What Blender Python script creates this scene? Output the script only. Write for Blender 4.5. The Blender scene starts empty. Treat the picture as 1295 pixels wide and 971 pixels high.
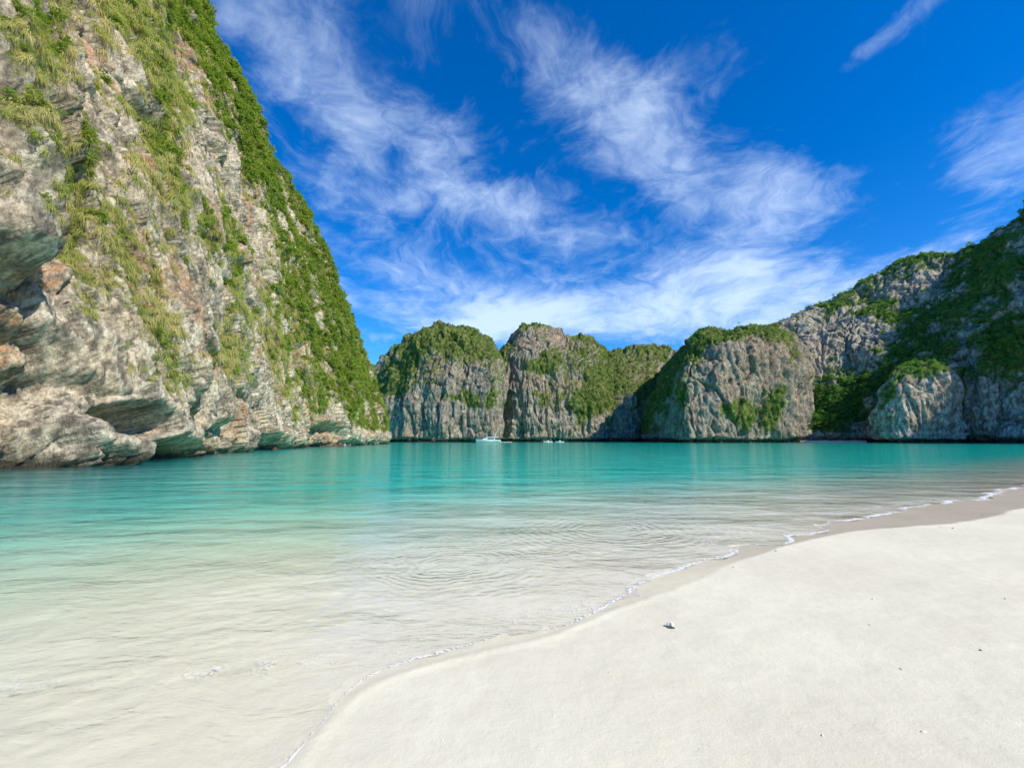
import bpy, math, random
import numpy as np
from mathutils import Vector, Matrix

scene = bpy.context.scene
COL = scene.collection
R = math.radians

# ------------------------------------------------------------------ camera
CAM_H = 1.9
FPX = 560.0                      # focal length in photograph pixels (1295 wide)
PITCH = math.atan(70.0 / FPX)    # horizon lies 70 px under the middle
cam_data = bpy.data.cameras.new('camera')
cam_data.sensor_width = 36.0
cam_data.lens = 36.0 * FPX / 1295.0
cam_data.clip_start = 0.05
cam_data.clip_end = 5000.0
cam = bpy.data.objects.new('camera', cam_data)
cam.location = (0, 0, CAM_H)
cam.rotation_euler = (math.pi / 2 + PITCH, 0, 0)
COL.objects.link(cam)
scene.camera = cam

# ------------------------------------------------------------------ light direction
SUN_EL = R(40.0)
SUN_AZ = math.atan2(0.80, -0.60)          # from +Y towards +X: right of and behind the camera
SUN_DIR = Vector((math.sin(SUN_AZ) * math.cos(SUN_EL), math.cos(SUN_AZ) * math.cos(SUN_EL), math.sin(SUN_EL)))

# ------------------------------------------------------------------ helper to turn photo pixels into directions
CP, SP = math.cos(PITCH), math.sin(PITCH)
def ray(px, py):
    cx, cy = (px - 647.5) / FPX, -(py - 485.5) / FPX
    return np.array((cx, CP - cy * SP, SP + cy * CP))
def at_y(px, py, Y):
    d = ray(px, py); t = Y / d[1]
    return np.array((d[0] * t, Y, CAM_H + d[2] * t))
def at_z(px, py, z=0.0):
    d = ray(px, py); t = (z - CAM_H) / d[2]
    return np.array((d[0] * t, d[1] * t, z))
def project(P):
    x, y, z = P[..., 0], P[..., 1], P[..., 2] - CAM_H
    depth = y * CP + z * SP
    up = -y * SP + z * CP
    depth = np.maximum(depth, 0.01)
    return 647.5 + FPX * x / depth, 485.5 - FPX * up / depth

# ------------------------------------------------------------------ world: daylight sky with cirrus
def nn(nt, typ, **kw):
    n = nt.nodes.new(typ)
    for k, v in kw.items():
        setattr(n, k, v)
    return n
class NT:
    """small helper for writing node trees"""
    def __init__(self, nt): self.nt = nt
    def link(self, a, b): self.nt.links.new(a, b)
    def put(self, sock, v):
        if v is None: return
        if hasattr(v, 'is_output') or isinstance(v, bpy.types.NodeSocket): self.link(v, sock)
        else: sock.default_value = v
    def math(self, op, a, b=None, c=None, clamp=False):
        n = nn(self.nt, 'ShaderNodeMath', operation=op, use_clamp=clamp)
        for s, v in zip(n.inputs, (a, b, c)): self.put(s, v)
        return n.outputs[0]
    def vmath(self, op, a, b=None, scale=None):
        n = nn(self.nt, 'ShaderNodeVectorMath', operation=op)
        self.put(n.inputs[0], a); self.put(n.inputs[1], b)
        if scale is not None: self.put(n.inputs[3], scale)
        return n.outputs['Value'] if op in ('DOT_PRODUCT', 'DISTANCE', 'LENGTH') else n.outputs[0]
    def noise(self, vec, scale, detail=4, rough=0.55, dist=0.0, lac=2.0):
        n = nn(self.nt, 'ShaderNodeTexNoise')
        self.put(n.inputs['Vector'], vec); n.inputs['Scale'].default_value = scale
        n.inputs['Detail'].default_value = detail; n.inputs['Roughness'].default_value = rough
        n.inputs['Distortion'].default_value = dist; n.inputs['Lacunarity'].default_value = lac
        return n.outputs['Fac']
    def noisecol(self, vec, scale, detail=3):
        n = nn(self.nt, 'ShaderNodeTexNoise')
        self.put(n.inputs['Vector'], vec); n.inputs['Scale'].default_value = scale; n.inputs['Detail'].default_value = detail
        return n.outputs['Color']
    def ramp(self, fac, a, b, lo=0.0, hi=1.0, smooth=True):
        n = nn(self.nt, 'ShaderNodeMapRange', interpolation_type='SMOOTHSTEP' if smooth else 'LINEAR')
        self.put(n.inputs[0], fac)
        for i, v in enumerate((a, b, lo, hi)): n.inputs[i + 1].default_value = v
        return n.outputs[0]
    def mix(self, fac, a, b, blend='MIX'):
        n = nn(self.nt, 'ShaderNodeMix', data_type='RGBA', blend_type=blend)
        self.put(n.inputs[0], fac)
        for s, v in ((n.inputs[6], a), (n.inputs[7], b)):
            if isinstance(v, (tuple, list)): v = tuple(v) + (1.0,) * (4 - len(v))
            self.put(s, v)
        return n.outputs[2]
    def mapping(self, vec, scale=(1, 1, 1), rot=(0, 0, 0), loc=(0, 0, 0)):
        n = nn(self.nt, 'ShaderNodeMapping')
        self.put(n.inputs[0], vec)
        n.inputs['Location'].default_value = loc; n.inputs['Rotation'].default_value = rot; n.inputs['Scale'].default_value = scale
        return n.outputs[0]
    def voronoi(self, vec, scale, feature='F1', rnd=1.0):
        n = nn(self.nt, 'ShaderNodeTexVoronoi', feature=feature)
        self.put(n.inputs['Vector'], vec); n.inputs['Scale'].default_value = scale
        n.inputs['Randomness'].default_value = rnd
        return n.outputs['Distance']

def build_world():
    w = bpy.data.worlds.new('World'); scene.world = w; w.use_nodes = True
    nt = w.node_tree; nt.nodes.clear(); k = NT(nt)
    out = nn(nt, 'ShaderNodeOutputWorld'); bg = nn(nt, 'ShaderNodeBackground')
    sky = nn(nt, 'ShaderNodeTexSky', sky_type='NISHITA', sun_disc=False)
    sky.sun_elevation = SUN_EL; sky.sun_rotation = SUN_AZ
    sky.altitude = 0.0; sky.air_density = 1.0; sky.dust_density = 0.2; sky.ozone_density = 3.0
    hs = nn(nt, 'ShaderNodeHueSaturation'); hs.inputs['Saturation'].default_value = 1.45
    hs.inputs['Hue'].default_value = 0.497
    k.link(sky.outputs[0], hs.inputs['Color'])
    skyc = k.mix(1.0, hs.outputs[0], (0.38, 0.60, 0.82), 'MULTIPLY')
    d = nn(nt, 'ShaderNodeTexCoord').outputs['Generated']
    sep = nn(nt, 'ShaderNodeSeparateXYZ'); k.link(d, sep.inputs[0])
    zc = k.math('ADD', k.math('MAXIMUM', sep.outputs[2], 0.0), 0.22)
    comb = nn(nt, 'ShaderNodeCombineXYZ')
    k.link(k.math('DIVIDE', sep.outputs[0], zc), comb.inputs[0])
    k.link(k.math('DIVIDE', sep.outputs[1], zc), comb.inputs[1])
    plane = comb.outputs[0]
    # cloud deck coordinates, warped and drawn out along the wind
    warp = k.vmath('SCALE', k.vmath('SUBTRACT', k.noisecol(plane, 1.3, 4), (0.5, 0.5, 0.5)), scale=0.7)
    pw = k.vmath('ADD', plane, warp)
    streak = k.noise(k.mapping(pw, scale=(1.7, 1.0, 1), rot=(0, 0, R(38))), 2.4, 9, 0.64, 0.1)
    soft = k.noise(pw, 2.0, 9, 0.60, 0.15)
    fine = k.noise(k.mapping(pw, scale=(1.2, 1.0, 1), rot=(0, 0, R(30))), 7.5, 7, 0.66, 0.4)
    nz = k.math('ADD', k.math('ADD', k.math('MULTIPLY', streak, 0.30), k.math('MULTIPLY', soft, 0.42)), k.math('MULTIPLY', fine, 0.28))
    blobs = [(400, 100, 130, 75, 40, 1.0), (500, 185, 130, 50, 32, .85), (640, 250, 120, 36, 22, .7), (700, 80, 150, 32, 42, .8), (835, 215, 80, 30, 58, .9),
             (900, 70, 110, 50, -38, .95), (1005, 235, 80, 40, 15, 1.3), (958, 312, 36, 40, 30, 1.2), (780, 130, 80, 40, 40, .6), (1120, 210, 70, 110, 20, -.5), (530, 345, 110, 24, 12, .95),
             (470, 405, 80, 45, 0, .75), (880, 388, 200, 32, -3, 2.3), (1060, 368, 90, 15, -22, 1.1), (628, 412, 42, 14, -8, 2.0),
             (1285, 180, 45, 75, 20, 1.2), (1120, 45, 110, 14, -38, 1.0), (720, 290, 120, 22, 8, .45), (600, 20, 90, 30, 35, .3), (700, 400, 80, 20, 0, .6), (300, 15, 60, 15, -20, .5)]
    tot = None
    for (cx, cy, rx, ry, ang, wt) in blobs:
        c = ray(cx, cy); c = c / np.linalg.norm(c)
        e = ray(cx + math.cos(R(ang)), cy + math.sin(R(ang))); e = e / np.linalg.norm(e)
        a1 = e - c * np.dot(e, c); sp = np.linalg.norm(a1); a1 = a1 / sp
        a2 = np.cross(c, a1)
        sp2 = sp
        q1 = k.vmath('DOT_PRODUCT', d, tuple(a1 / (rx * sp))); q2 = k.vmath('DOT_PRODUCT', d, tuple(a2 / (ry * sp2)))
        r2 = k.math('MULTIPLY_ADD', q1, q1, k.math('MULTIPLY', q2, q2))
        front = k.math('GREATER_THAN', k.vmath('DOT_PRODUCT', d, tuple(c)), 0.3)
        g = k.math('MULTIPLY', k.math('MULTIPLY', k.math('EXPONENT', k.math('MULTIPLY', r2, -0.42)), wt), front)
        tot = g if tot is None else k.math('ADD', tot, g)
    dens = k.math('ADD', k.math('MULTIPLY_ADD', nz, 6.6, -3.58), k.math('MULTIPLY', tot, 0.74))
    fac = k.ramp(dens, 0.0, 2.1)
    fac = k.math('MULTIPLY', fac, 0.70)
    # cloud colour stays whitish, a little bluer where thin and high
    cl = k.mix(1.0, skyc, (4.0, 4.8, 5.8), 'MIX')
    col = k.mix(fac, skyc, cl)
    k.link(col, bg.inputs[0]); bg.inputs[1].default_value = 0.15
    k.link(bg.outputs[0], out.inputs[0])
build_world()

sun_data = bpy.data.lights.new('sun', 'SUN')
sun_data.energy = 3.5; sun_data.angle = R(0.53); sun_data.color = (1.0, 0.915, 0.755)
sun = bpy.data.objects.new('sun', sun_data)
sun.rotation_euler = SUN_DIR.to_track_quat('Z', 'Y').to_euler()
sun.location = (60, -60, 90)
COL.objects.link(sun)

vs = scene.view_settings
vs.view_transform = 'Standard'; vs.look = 'None'; vs.exposure = 0.66; vs.gamma = 1.0; vs.use_curve_mapping = False
scene.cycles.use_denoising = True
scene.cycles.max_bounces = 7; scene.cycles.diffuse_bounces = 2; scene.cycles.glossy_bounces = 3
scene.cycles.transmission_bounces = 4; scene.cycles.volume_bounces = 2; scene.cycles.transparent_max_bounces = 24
scene.cycles.sample_clamp_indirect = 6.0
scene.cycles.caustics_reflective = False; scene.cycles.caustics_refractive = False

# ------------------------------------------------------------------ numpy noise
def _hash(ix, iy, iz, seed):
    h = (ix.astype(np.uint32) * np.uint32(374761393)) ^ (iy.astype(np.uint32) * np.uint32(668265263)) ^ (iz.astype(np.uint32) * np.uint32(2147483647)) ^ np.uint32((seed * 974634777) & 0xffffffff)
    h = (h ^ (h >> np.uint32(13))) * np.uint32(1274126177)
    h = (h ^ (h >> np.uint32(16))) * np.uint32(2246822519)
    return h ^ (h >> np.uint32(15))
_G = np.array([(1,1,0),(-1,1,0),(1,-1,0),(-1,-1,0),(1,0,1),(-1,0,1),(1,0,-1),(-1,0,-1),(0,1,1),(0,-1,1),(0,1,-1),(0,-1,-1),(1,1,0),(-1,1,0),(0,-1,1),(0,-1,-1)], dtype=np.float32)
def perlin(P, seed=0):
    P = np.asarray(P, dtype=np.float32).reshape(-1, 3)
    i = np.floor(P).astype(np.int64); f = P - i
    u = f * f * f * (f * (f * 6 - 15) + 10)
    res = np.zeros(len(P), np.float32)
    for dx in (0, 1):
        wx = u[:, 0] if dx else 1 - u[:, 0]
        for dy in (0, 1):
            wy = u[:, 1] if dy else 1 - u[:, 1]
            for dz in (0, 1):
                wz = u[:, 2] if dz else 1 - u[:, 2]
                g = _G[_hash(i[:, 0] + dx, i[:, 1] + dy, i[:, 2] + dz, seed) & np.uint32(15)]
                res += wx * wy * wz * (g[:, 0] * (f[:, 0] - dx) + g[:, 1] * (f[:, 1] - dy) + g[:, 2] * (f[:, 2] - dz))
    return res
def fbm(P, octs=4, seed=0, gain=0.5, ridged=False):
    P = np.asarray(P, dtype=np.float32).reshape(-1, 3); a, s = 1.0, 0.0
    r = np.zeros(len(P), np.float32)
    for o in range(octs):
        n = perlin(P * (2.03 ** o) + o * 17.3, seed + o * 7)
        if ridged: n = 1.0 - 2.2 * np.abs(n)
        r += a * n; s += a; a *= gain
    return r / s
def worley(P, seed=0):
    """cell distances, a random number per cell and a random tilt of each cell (for angular facets)"""
    P = np.asarray(P, dtype=np.float32).reshape(-1, 3)
    i = np.floor(P).astype(np.int64)
    f1 = np.full(len(P), 9.0, np.float32); f2 = f1.copy(); hid = np.zeros(len(P), np.uint32); off = np.zeros_like(P)
    for dx in (-1, 0, 1):
        for dy in (-1, 0, 1):
            for dz in (-1, 0, 1):
                c = i + (dx, dy, dz)
                h = _hash(c[:, 0], c[:, 1], c[:, 2], seed)
                q = np.stack([(h & np.uint32(1023)), ((h >> np.uint32(10)) & np.uint32(1023)), ((h >> np.uint32(20)) & np.uint32(1023))], 1).astype(np.float32) / 1023.0
                e = (P - c).astype(np.float32) - q
                dd = np.sqrt((e ** 2).sum(1))
                near = dd < f1
                f2 = np.where(near, f1, np.minimum(f2, dd))
                hid = np.where(near, h, hid); off[near] = e[near]
                f1 = np.where(near, dd, f1)
    h2 = (hid * np.uint32(2654435761)) ^ (hid >> np.uint32(7))
    cid = ((h2 >> np.uint32(8)) / float(1 << 24)).astype(np.float32)
    h3 = h2 * np.uint32(1597334677)
    g = np.stack([(h3 >> np.uint32(22)), ((h3 >> np.uint32(12)) & np.uint32(1023)), ((h3 >> np.uint32(2)) & np.uint32(1023))], 1).astype(np.float32) / 511.5 - 1.0
    return f1, f2, cid, (off * g).sum(1)
def sstep(x, a, b):
    t = np.clip((x - a) / (b - a), 0, 1)
    return t * t * (3 - 2 * t)

# ------------------------------------------------------------------ object helpers
def put(o, label=None, cat=None, kind=None, group=None, parent=None):
    if o.name not in COL.objects: COL.objects.link(o)
    if label: o['label'] = label
    if cat: o['category'] = cat
    if kind: o['kind'] = kind
    if group: o['group'] = group
    if parent: o.parent = parent
    return o
def mesh_np(name, V, F, mats, attrs=None, smooth=True):
    """V (n,3), F (m,k) with one k"""
    me = bpy.data.meshes.new(name)
    V = np.ascontiguousarray(V, dtype=np.float32); F = np.ascontiguousarray(F, dtype=np.int32)
    m, kk = F.shape
    me.vertices.add(len(V)); me.vertices.foreach_set('co', V.ravel())
    me.loops.add(m * kk); me.loops.foreach_set('vertex_index', F.ravel())
    me.polygons.add(m); me.polygons.foreach_set('loop_start', np.arange(0, m * kk, kk, dtype=np.int32))
    me.polygons.foreach_set('use_smooth', np.full(m, smooth))
    me.update(calc_edges=True)
    for a, arr in (attrs or {}).items():
        at = me.attributes.new(a, 'FLOAT', 'POINT'); at.data.foreach_set('value', np.ascontiguousarray(arr, dtype=np.float32).ravel())
    for mt in (mats if isinstance(mats, (list, tuple)) else [mats]): me.materials.append(mt)
    return me
def grid_faces(nu, nv):
    a = np.arange(nu * nv).reshape(nu, nv)
    return np.stack([a[:-1, :-1], a[1:, :-1], a[1:, 1:], a[:-1, 1:]], -1).reshape(-1, 4)
class MB:
    """collects shapes into one mesh"""
    def __init__(s): s.v = []; s.f = []
    def add(s, vs_, fs):
        b = len(s.v); s.v += [tuple(p) for p in vs_]; s.f += [tuple(i + b for i in f) for f in fs]; return s
    def box(s, x0, x1, y0, y1, z0, z1, tx=0.0, ty=0.0):
        v = [(x0, y0, z0), (x1, y0, z0), (x1, y1, z0), (x0, y1, z0), (x0 + tx, y0 + ty, z1), (x1 - tx, y0 + ty, z1), (x1 - tx, y1 - ty, z1), (x0 + tx, y1 - ty, z1)]
        return s.add(v, [(3, 2, 1, 0), (4, 5, 6, 7), (0, 1, 5, 4), (1, 2, 6, 5), (2, 3, 7, 6), (3, 0, 4, 7)])
    def tube(s, pts, rad, n=6):
        pts = [Vector(p) for p in pts]; rad = rad if isinstance(rad, (list, tuple)) else [rad] * len(pts)
        rings = []
        for i, p in enumerate(pts):
            t = (pts[min(i + 1, len(pts) - 1)] - pts[max(i - 1, 0)]).normalized()
            a = t.orthogonal().normalized(); b = t.cross(a)
            rings.append([p + (a * math.cos(2 * math.pi * j / n) + b * math.sin(2 * math.pi * j / n)) * rad[i] for j in range(n)])
        v = [q for r_ in rings for q in r_]; f = []
        for i in range(len(pts) - 1):
            for j in range(n):
                f.append((i * n + j, i * n + (j + 1) % n, (i + 1) * n + (j + 1) % n, (i + 1) * n + j))
        f.append(tuple(range(n))[::-1]); f.append(tuple((len(pts) - 1) * n + j for j in range(n)))
        return s.add(v, f)
    def loft(s, rings, closed=True, caps=True):
        n = len(rings[0]); v = [q for r_ in rings for q in r_]; f = []
        for i in range(len(rings) - 1):
            for j in range(n if closed else n - 1):
                f.append((i * n + j, i * n + (j + 1) % n, (i + 1) * n + (j + 1) % n, (i + 1) * n + j))
        if caps: f.append(tuple(range(n))[::-1]); f.append(tuple((len(rings) - 1) * n + j for j in range(n)))
        return s.add(v, f)
    def build(s, name, mat, parent=None, smooth=False):
        me = bpy.data.meshes.new(name); me.from_pydata(s.v, [], s.f); me.update()
        me.materials.append(mat)
        if smooth: me.polygons.foreach_set('use_smooth', [True] * len(me.polygons))
        o = bpy.data.objects.new(name, me); COL.objects.link(o)
        if parent: o.parent = parent
        return o

# ------------------------------------------------------------------ materials
def new_mat(name):
    m = bpy.data.materials.new(name); m.use_nodes = True
    nt = m.node_tree; nt.nodes.clear()
    return m, nt, NT(nt), nn(nt, 'ShaderNodeOutputMaterial')
def principled(nt, k, col, rough=0.8, normal=None, spec=0.3, metallic=0.0):
    b = nn(nt, 'ShaderNodeBsdfPrincipled')
    if isinstance(col, (tuple, list)): col = tuple(col) + (1.0,) * (4 - len(col))
    k.put(b.inputs['Base Color'], col); k.put(b.inputs['Roughness'], rough)
    b.inputs['Specular IOR Level'].default_value = spec; b.inputs['Metallic'].default_value = metallic
    if normal is not None: k.link(normal, b.inputs['Normal'])
    return b.outputs[0]
def bump(nt, k, h, strength, dist):
    n = nn(nt, 'ShaderNodeBump'); n.inputs['Strength'].default_value = strength; n.inputs['Distance'].default_value = dist
    k.link(h, n.inputs['Height']); return n.outputs[0]
def simple_mat(name, col, rough=0.5, spec=0.4, var=0.12, scale=6.0, metallic=0.0):
    m, nt, k, out = new_mat(name)
    co = nn(nt, 'ShaderNodeTexCoord').outputs['Object']
    n = k.noise(co, scale, 4, 0.6)
    c = k.mix(k.ramp(n, 0.3, 0.7), tuple(x * (1 - var) for x in col), tuple(min(1, x * (1 + var)) for x in col))
    k.link(principled(nt, k, c, rough, None, spec, metallic), out.inputs[0]); return m

def rock_mat(name, S=1.0, bumpd=0.25, turf=((0.085, 0.115, 0.03), (0.21, 0.20, 0.075))):
    """weathered limestone; the stained zones are stored on the mesh (rock_colour), the grain is here"""
    m, nt, k, out = new_mat(name)
    pos = nn(nt, 'ShaderNodeNewGeometry').outputs['Position']
    p = k.mapping(pos, scale=(1 / S,) * 3)
    at = nn(nt, 'ShaderNodeAttribute', attribute_name='rock_colour')
    fine = k.noise(k.mapping(p, scale=(1, 1, 0.6)), 1.6, 5, 0.72)
    c = k.mix(1.0, at.outputs['Color'], k.mix(k.ramp(fine, 0.36, 0.64), (0.60, 0.595, 0.59), (1.26, 1.25, 1.24)), 'MULTIPLY')
    av = nn(nt, 'ShaderNodeAttribute', attribute_name='veg')
    g1 = k.noise(p, 0.8, 4, 0.65)
    vm = k.ramp(k.math('ADD', av.outputs['Fac'], k.math('MULTIPLY', k.math('SUBTRACT', fine, 0.5), 1.2)), 0.36, 0.60)
    gr = k.mix(k.ramp(g1, 0.38, 0.62), turf[0], turf[1])
    gr = k.mix(1.0, gr, k.mix(k.ramp(fine, 0.35, 0.65), (0.45, 0.5, 0.45), (1.2, 1.2, 1.1)), 'MULTIPLY')
    c = k.mix(vm, c, gr)
    hb = k.noise(k.mapping(p, scale=(1, 1, 0.7)), 0.9, 6, 0.74)
    k.link(principled(nt, k, c, 0.92, bump(nt, k, hb, 1.0, bumpd * S * 3.0), 0.12), out.inputs[0])
    return m
def rock_colour(P, N, S, warm, light, seed, tint=(1.0, 0.965, 0.875)):
    """limestone stains: grey and pale zones, dark drip streaks, pale runs of dripstone, rust, wet tidal band that also deepens the notch shade"""
    q = (P / S).astype(np.float32)
    wv = np.stack([fbm(q * 0.22, 2, seed + i) for i in range(3)], 1) * 1.6
    qw = q + wv; nrm = lambda a: a * 1.25 + 0.5
    big = nrm(fbm(q * 0.08, 3, seed + 5)); med = nrm(fbm(qw * 0.45, 4, seed + 6, 0.62))
    lean = qw.copy(); lean[:, 1] += lean[:, 2] * 0.22
    stk = nrm(fbm(lean * (0.8, 0.8, 0.07), 4, seed + 7, 0.6)); stk2 = nrm(fbm(lean * (1.5, 1.5, 0.10) + 31, 3, seed + 8, 0.6))
    rz = sstep(nrm(fbm(q * (0.075, 0.075, 0.05) + 5, 2, seed + 9)), 0.54, 0.76); oz = sstep(nrm(fbm(q * 0.10 + 9, 3, seed + 10)), 0.45, 0.72)
    def mixc(c, f, t): return c + (np.asarray(t, np.float32) - c) * np.clip(f, 0, 1)[:, None]
    c = np.zeros((len(q), 3), np.float32) + np.array((0.36, 0.345, 0.31)) * light
    c = mixc(c, sstep(big, 0.3, 0.7), np.array((0.50, 0.47, 0.41)) * light)
    c = mixc(c, sstep(med, 0.45, 0.75) * .8, np.array((0.64, 0.61, 0.55)) * light)
    c = mixc(c, oz * 0.5 * warm, (0.56, 0.465, 0.34))
    c = mixc(c, sstep(med, 0.48, 0.22) * 0.8, (0.19, 0.18, 0.165))
    c = mixc(c, sstep(stk, 0.54, 0.78) * 0.8, (0.14, 0.135, 0.13))
    c = mixc(c, sstep(stk2, 0.58, 0.80) * 0.7, np.array((0.72, 0.68, 0.60)) * light)
    c = mixc(c, rz * sstep(stk2, 0.40, 0.72) * 0.85 * warm, (0.47, 0.245, 0.13))
    tide_shade = sstep((0.9 if S < 1 else 2.4) + (med - 0.5) * 2 - P[:, 2], 0.0, 0.7)  # tidal stain, widened and blackened on far rock to paint deeper notch shade
    return mixc(c, tide_shade * 0.88, (0.04, 0.037, 0.033)) * np.array(tint, np.float32)

def leaf_mat(name, c1, c2, c3, trans=0.35, rough=0.55):
    m, nt, k, out = new_mat(name)
    oi = nn(nt, 'ShaderNodeObjectInfo'); ge = nn(nt, 'ShaderNodeNewGeometry')
    rnd = oi.outputs['Random']; isl = ge.outputs['Random Per Island']
    pn = k.noise(k.mapping(ge.outputs['Position'], scale=(.06, .06, .06)), 1.0, 4, 0.6)
    c = k.mix(k.math('MULTIPLY', k.ramp(k.math('ADD', k.math('MULTIPLY', pn, 1.0), k.math('MULTIPLY', k.math('SUBTRACT', rnd, 0.5), 0.5)), 0.35, 0.65), 1.0), c1, c2)
    c = k.mix(k.math('MULTIPLY', k.math('POWER', isl, 2.0), 0.6), c, c3)
    d = nn(nt, 'ShaderNodeBsdfPrincipled'); k.link(c, d.inputs['Base Color']); d.inputs['Roughness'].default_value = rough
    d.inputs['Specular IOR Level'].default_value = 0.25
    t = nn(nt, 'ShaderNodeBsdfTranslucent'); k.link(k.mix(1.0, c, (1.1, 1.25, 0.5), 'MULTIPLY'), t.inputs[0])
    mx = nn(nt, 'ShaderNodeMixShader'); mx.inputs[0].default_value = trans
    k.link(d.outputs[0], mx.inputs[1]); k.link(t.outputs[0], mx.inputs[2]); k.link(mx.outputs[0], out.inputs[0])
    return m
M_SHRUB = leaf_mat('shrub_leaves', (0.17, 0.275, 0.035), (0.30, 0.36, 0.06), (0.41, 0.43, 0.09), 0.5)
M_TREE = leaf_mat('tree_leaves', (0.10, 0.30, 0.075), (0.21, 0.36, 0.075), (0.33, 0.44, 0.10), 0.5)
M_GRASS = leaf_mat('dry_grass', (0.36, 0.41, 0.10), (0.62, 0.53, 0.25), (0.68, 0.60, 0.33), 0.45, 0.8)
M_BARK = simple_mat('bark', (0.16, 0.13, 0.10), 0.9, 0.1, 0.3, 3.0)
M_ROCK_NEAR = rock_mat('limestone_near', 0.45, 0.36, ((0.11, 0.14, 0.035), (0.33, 0.30, 0.13)))
M_ROCK_FAR = rock_mat('limestone_far', 2.2, 0.25, ((0.085, 0.13, 0.03), (0.21, 0.22, 0.075)))
M_ROCK_HILL = rock_mat('limestone_hill', 2.4, 0.25, ((0.07, 0.16, 0.04), (0.20, 0.23, 0.065)))

# ------------------------------------------------------------------ shore: plan curve of the waterline
SHORE_PX = [(150, 1300), (250, 1090), (365, 971), (412, 915), (432, 882), (470, 853), (530, 832), (600, 813), (670, 803), (735, 778), (800, 748), (860, 722), (905, 703), (945, 690), (1000, 682), (1045, 673),
            (1062, 660), (1110, 650), (1150, 645), (1160, 640), (1235, 634), (1262, 622), (1295, 614)]
shore = [at_z(px, py)[:2] for px, py in SHORE_PX]
shore = np.array([(-3.0, -14.0), (-2.0, -4.0)] + shore[1:] + [(27, 21.5), (40, 31), (70, 52), (130, 92), (230, 140), (420, 180)])
def chaikin(P, n=2):
    for _ in range(n):
        q = np.empty((2 * len(P) - 2, P.shape[1])); q[0::2] = P[:-1] * .75 + P[1:] * .25; q[1::2] = P[:-1] * .25 + P[1:] * .75
        P = np.vstack([P[:1], q, P[-1:]])
    return P
shore = chaikin(shore, 2)
def scallop(L, seed, amp):
    seg = np.r_[0, np.cumsum(np.linalg.norm(np.diff(L, axis=0), axis=1))]; keep = (L[:, 1] > 1.0) & (L[:, 1] < 30)
    i0, i1 = np.where(keep)[0][[0, -1]]; q = np.arange(seg[i0], seg[i1], 0.14)
    M = np.stack([np.interp(q, seg, L[:, 0]), np.interp(q, seg, L[:, 1])], 1)
    t = np.gradient(M, axis=0); t /= np.linalg.norm(t, axis=1, keepdims=True); r = np.clip(np.linalg.norm(M, axis=1) / 5, .6, 2.2)
    n = fbm(np.c_[M * 0.75, np.zeros(len(M))], 2, seed) * 1.0 + np.abs(fbm(np.c_[M * 0.45, np.zeros(len(M))], 1, seed + 3)) * 1.6 - .25
    M = M + np.stack([t[:, 1], -t[:, 0]], 1) * (n * amp * r)[:, None]
    return np.vstack([L[:i0], M, L[i1 + 1:]])
shore = scallop(shore, 301, 0.20)
WET_PX = [(365, 971), (440, 890), (480, 862), (600, 826), (690, 812), (745, 787), (810, 760), (870, 742), (930, 712), (1000, 690), (1060, 674), (1160, 669), (1230, 663), (1270, 655), (1295, 644)]
wet = [at_z(px, py)[:2] for px, py in WET_PX]
wet = chaikin(np.array([(-2.6, -14.0), (-1.7, -4.0)] + wet + [(28, 18), (42, 27), (80, 50), (140, 85), (240, 130), (430, 165)]), 2)
def sdist(X, Y, line):
    """signed distance to an open polyline; positive on the land side (right of its course)"""
    best = np.full(X.shape, 1e9); sgn = np.ones(X.shape)
    for (ax, ay), (bx, by) in zip(line[:-1], line[1:]):
        dx, dy = bx - ax, by - ay; L2 = dx * dx + dy * dy
        t = np.clip(((X - ax) * dx + (Y - ay) * dy) / L2, 0, 1)
        qx, qy = X - ax - t * dx, Y - ay - t * dy; dd = qx * qx + qy * qy
        cr = dx * (Y - ay) - dy * (X - ax)
        m = dd < best; best = np.where(m, dd, best); sgn = np.where(m, np.where(cr < 0, 1.0, -1.0), sgn)
    return np.sqrt(best) * sgn
def graded(lo, hi, c0, c1, d0, g):
    """coordinates: even steps d0 between c0 and c1, growing by g outside"""
    mid = list(np.arange(c0, c1 + 1e-6, d0)); a = [mid[0]]; s = d0
    while a[-1] > lo: s *= g; a.append(a[-1] - s)
    b = [mid[-1]]; s = d0
    while b[-1] < hi: s *= g; b.append(b[-1] + s)
    return np.array(a[:0:-1] + mid + b[1:])
gx = graded(-260, 620, -4.5, 9.0, 0.045, 1.03); gy = graded(-40, 620, 1.6, 8.5, 0.04, 1.03)
GX, GY = np.meshgrid(gx, gy, indexing='ij')
SD = sdist(GX, GY, shore); WD = sdist(GX, GY, wet)
P0 = np.stack([GX, GY, np.zeros_like(GX)], -1).reshape(-1, 3)
wob = fbm(P0 * 0.9, 3, 5).reshape(GX.shape)
sea = np.maximum(-SD, 0)
BED_D = np.array([0, 0.6, 2, 5, 10, 18, 30, 50, 90, 160, 700]); BED_Z = np.array([0, .012, .05, .16, .44, .92, 1.65, 2.5, 3.2, 3.8, 4.5])
bed = -np.interp(sea, BED_D, BED_Z)
land = np.maximum(SD, 0)
top = np.interp(land, [0, .25, 1, 3, 8, 20, 60], [0, .012, .045, .15, .42, .95, 1.8])
relief = fbm(P0 * 0.35, 3, 11).reshape(GX.shape) * 0.035 * sstep(np.abs(SD), 0.2, 3.0) + fbm(P0 * 2.2, 3, 12).reshape(GX.shape) * 0.008 + fbm(P0 * 7.0, 2, 14).reshape(GX.shape) * 0.0025
rw = np.stack([GX * 1.0 + GY * .2, GY * 2.0 - GX * .5, 0 * GX], -1).reshape(-1, 3)
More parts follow.
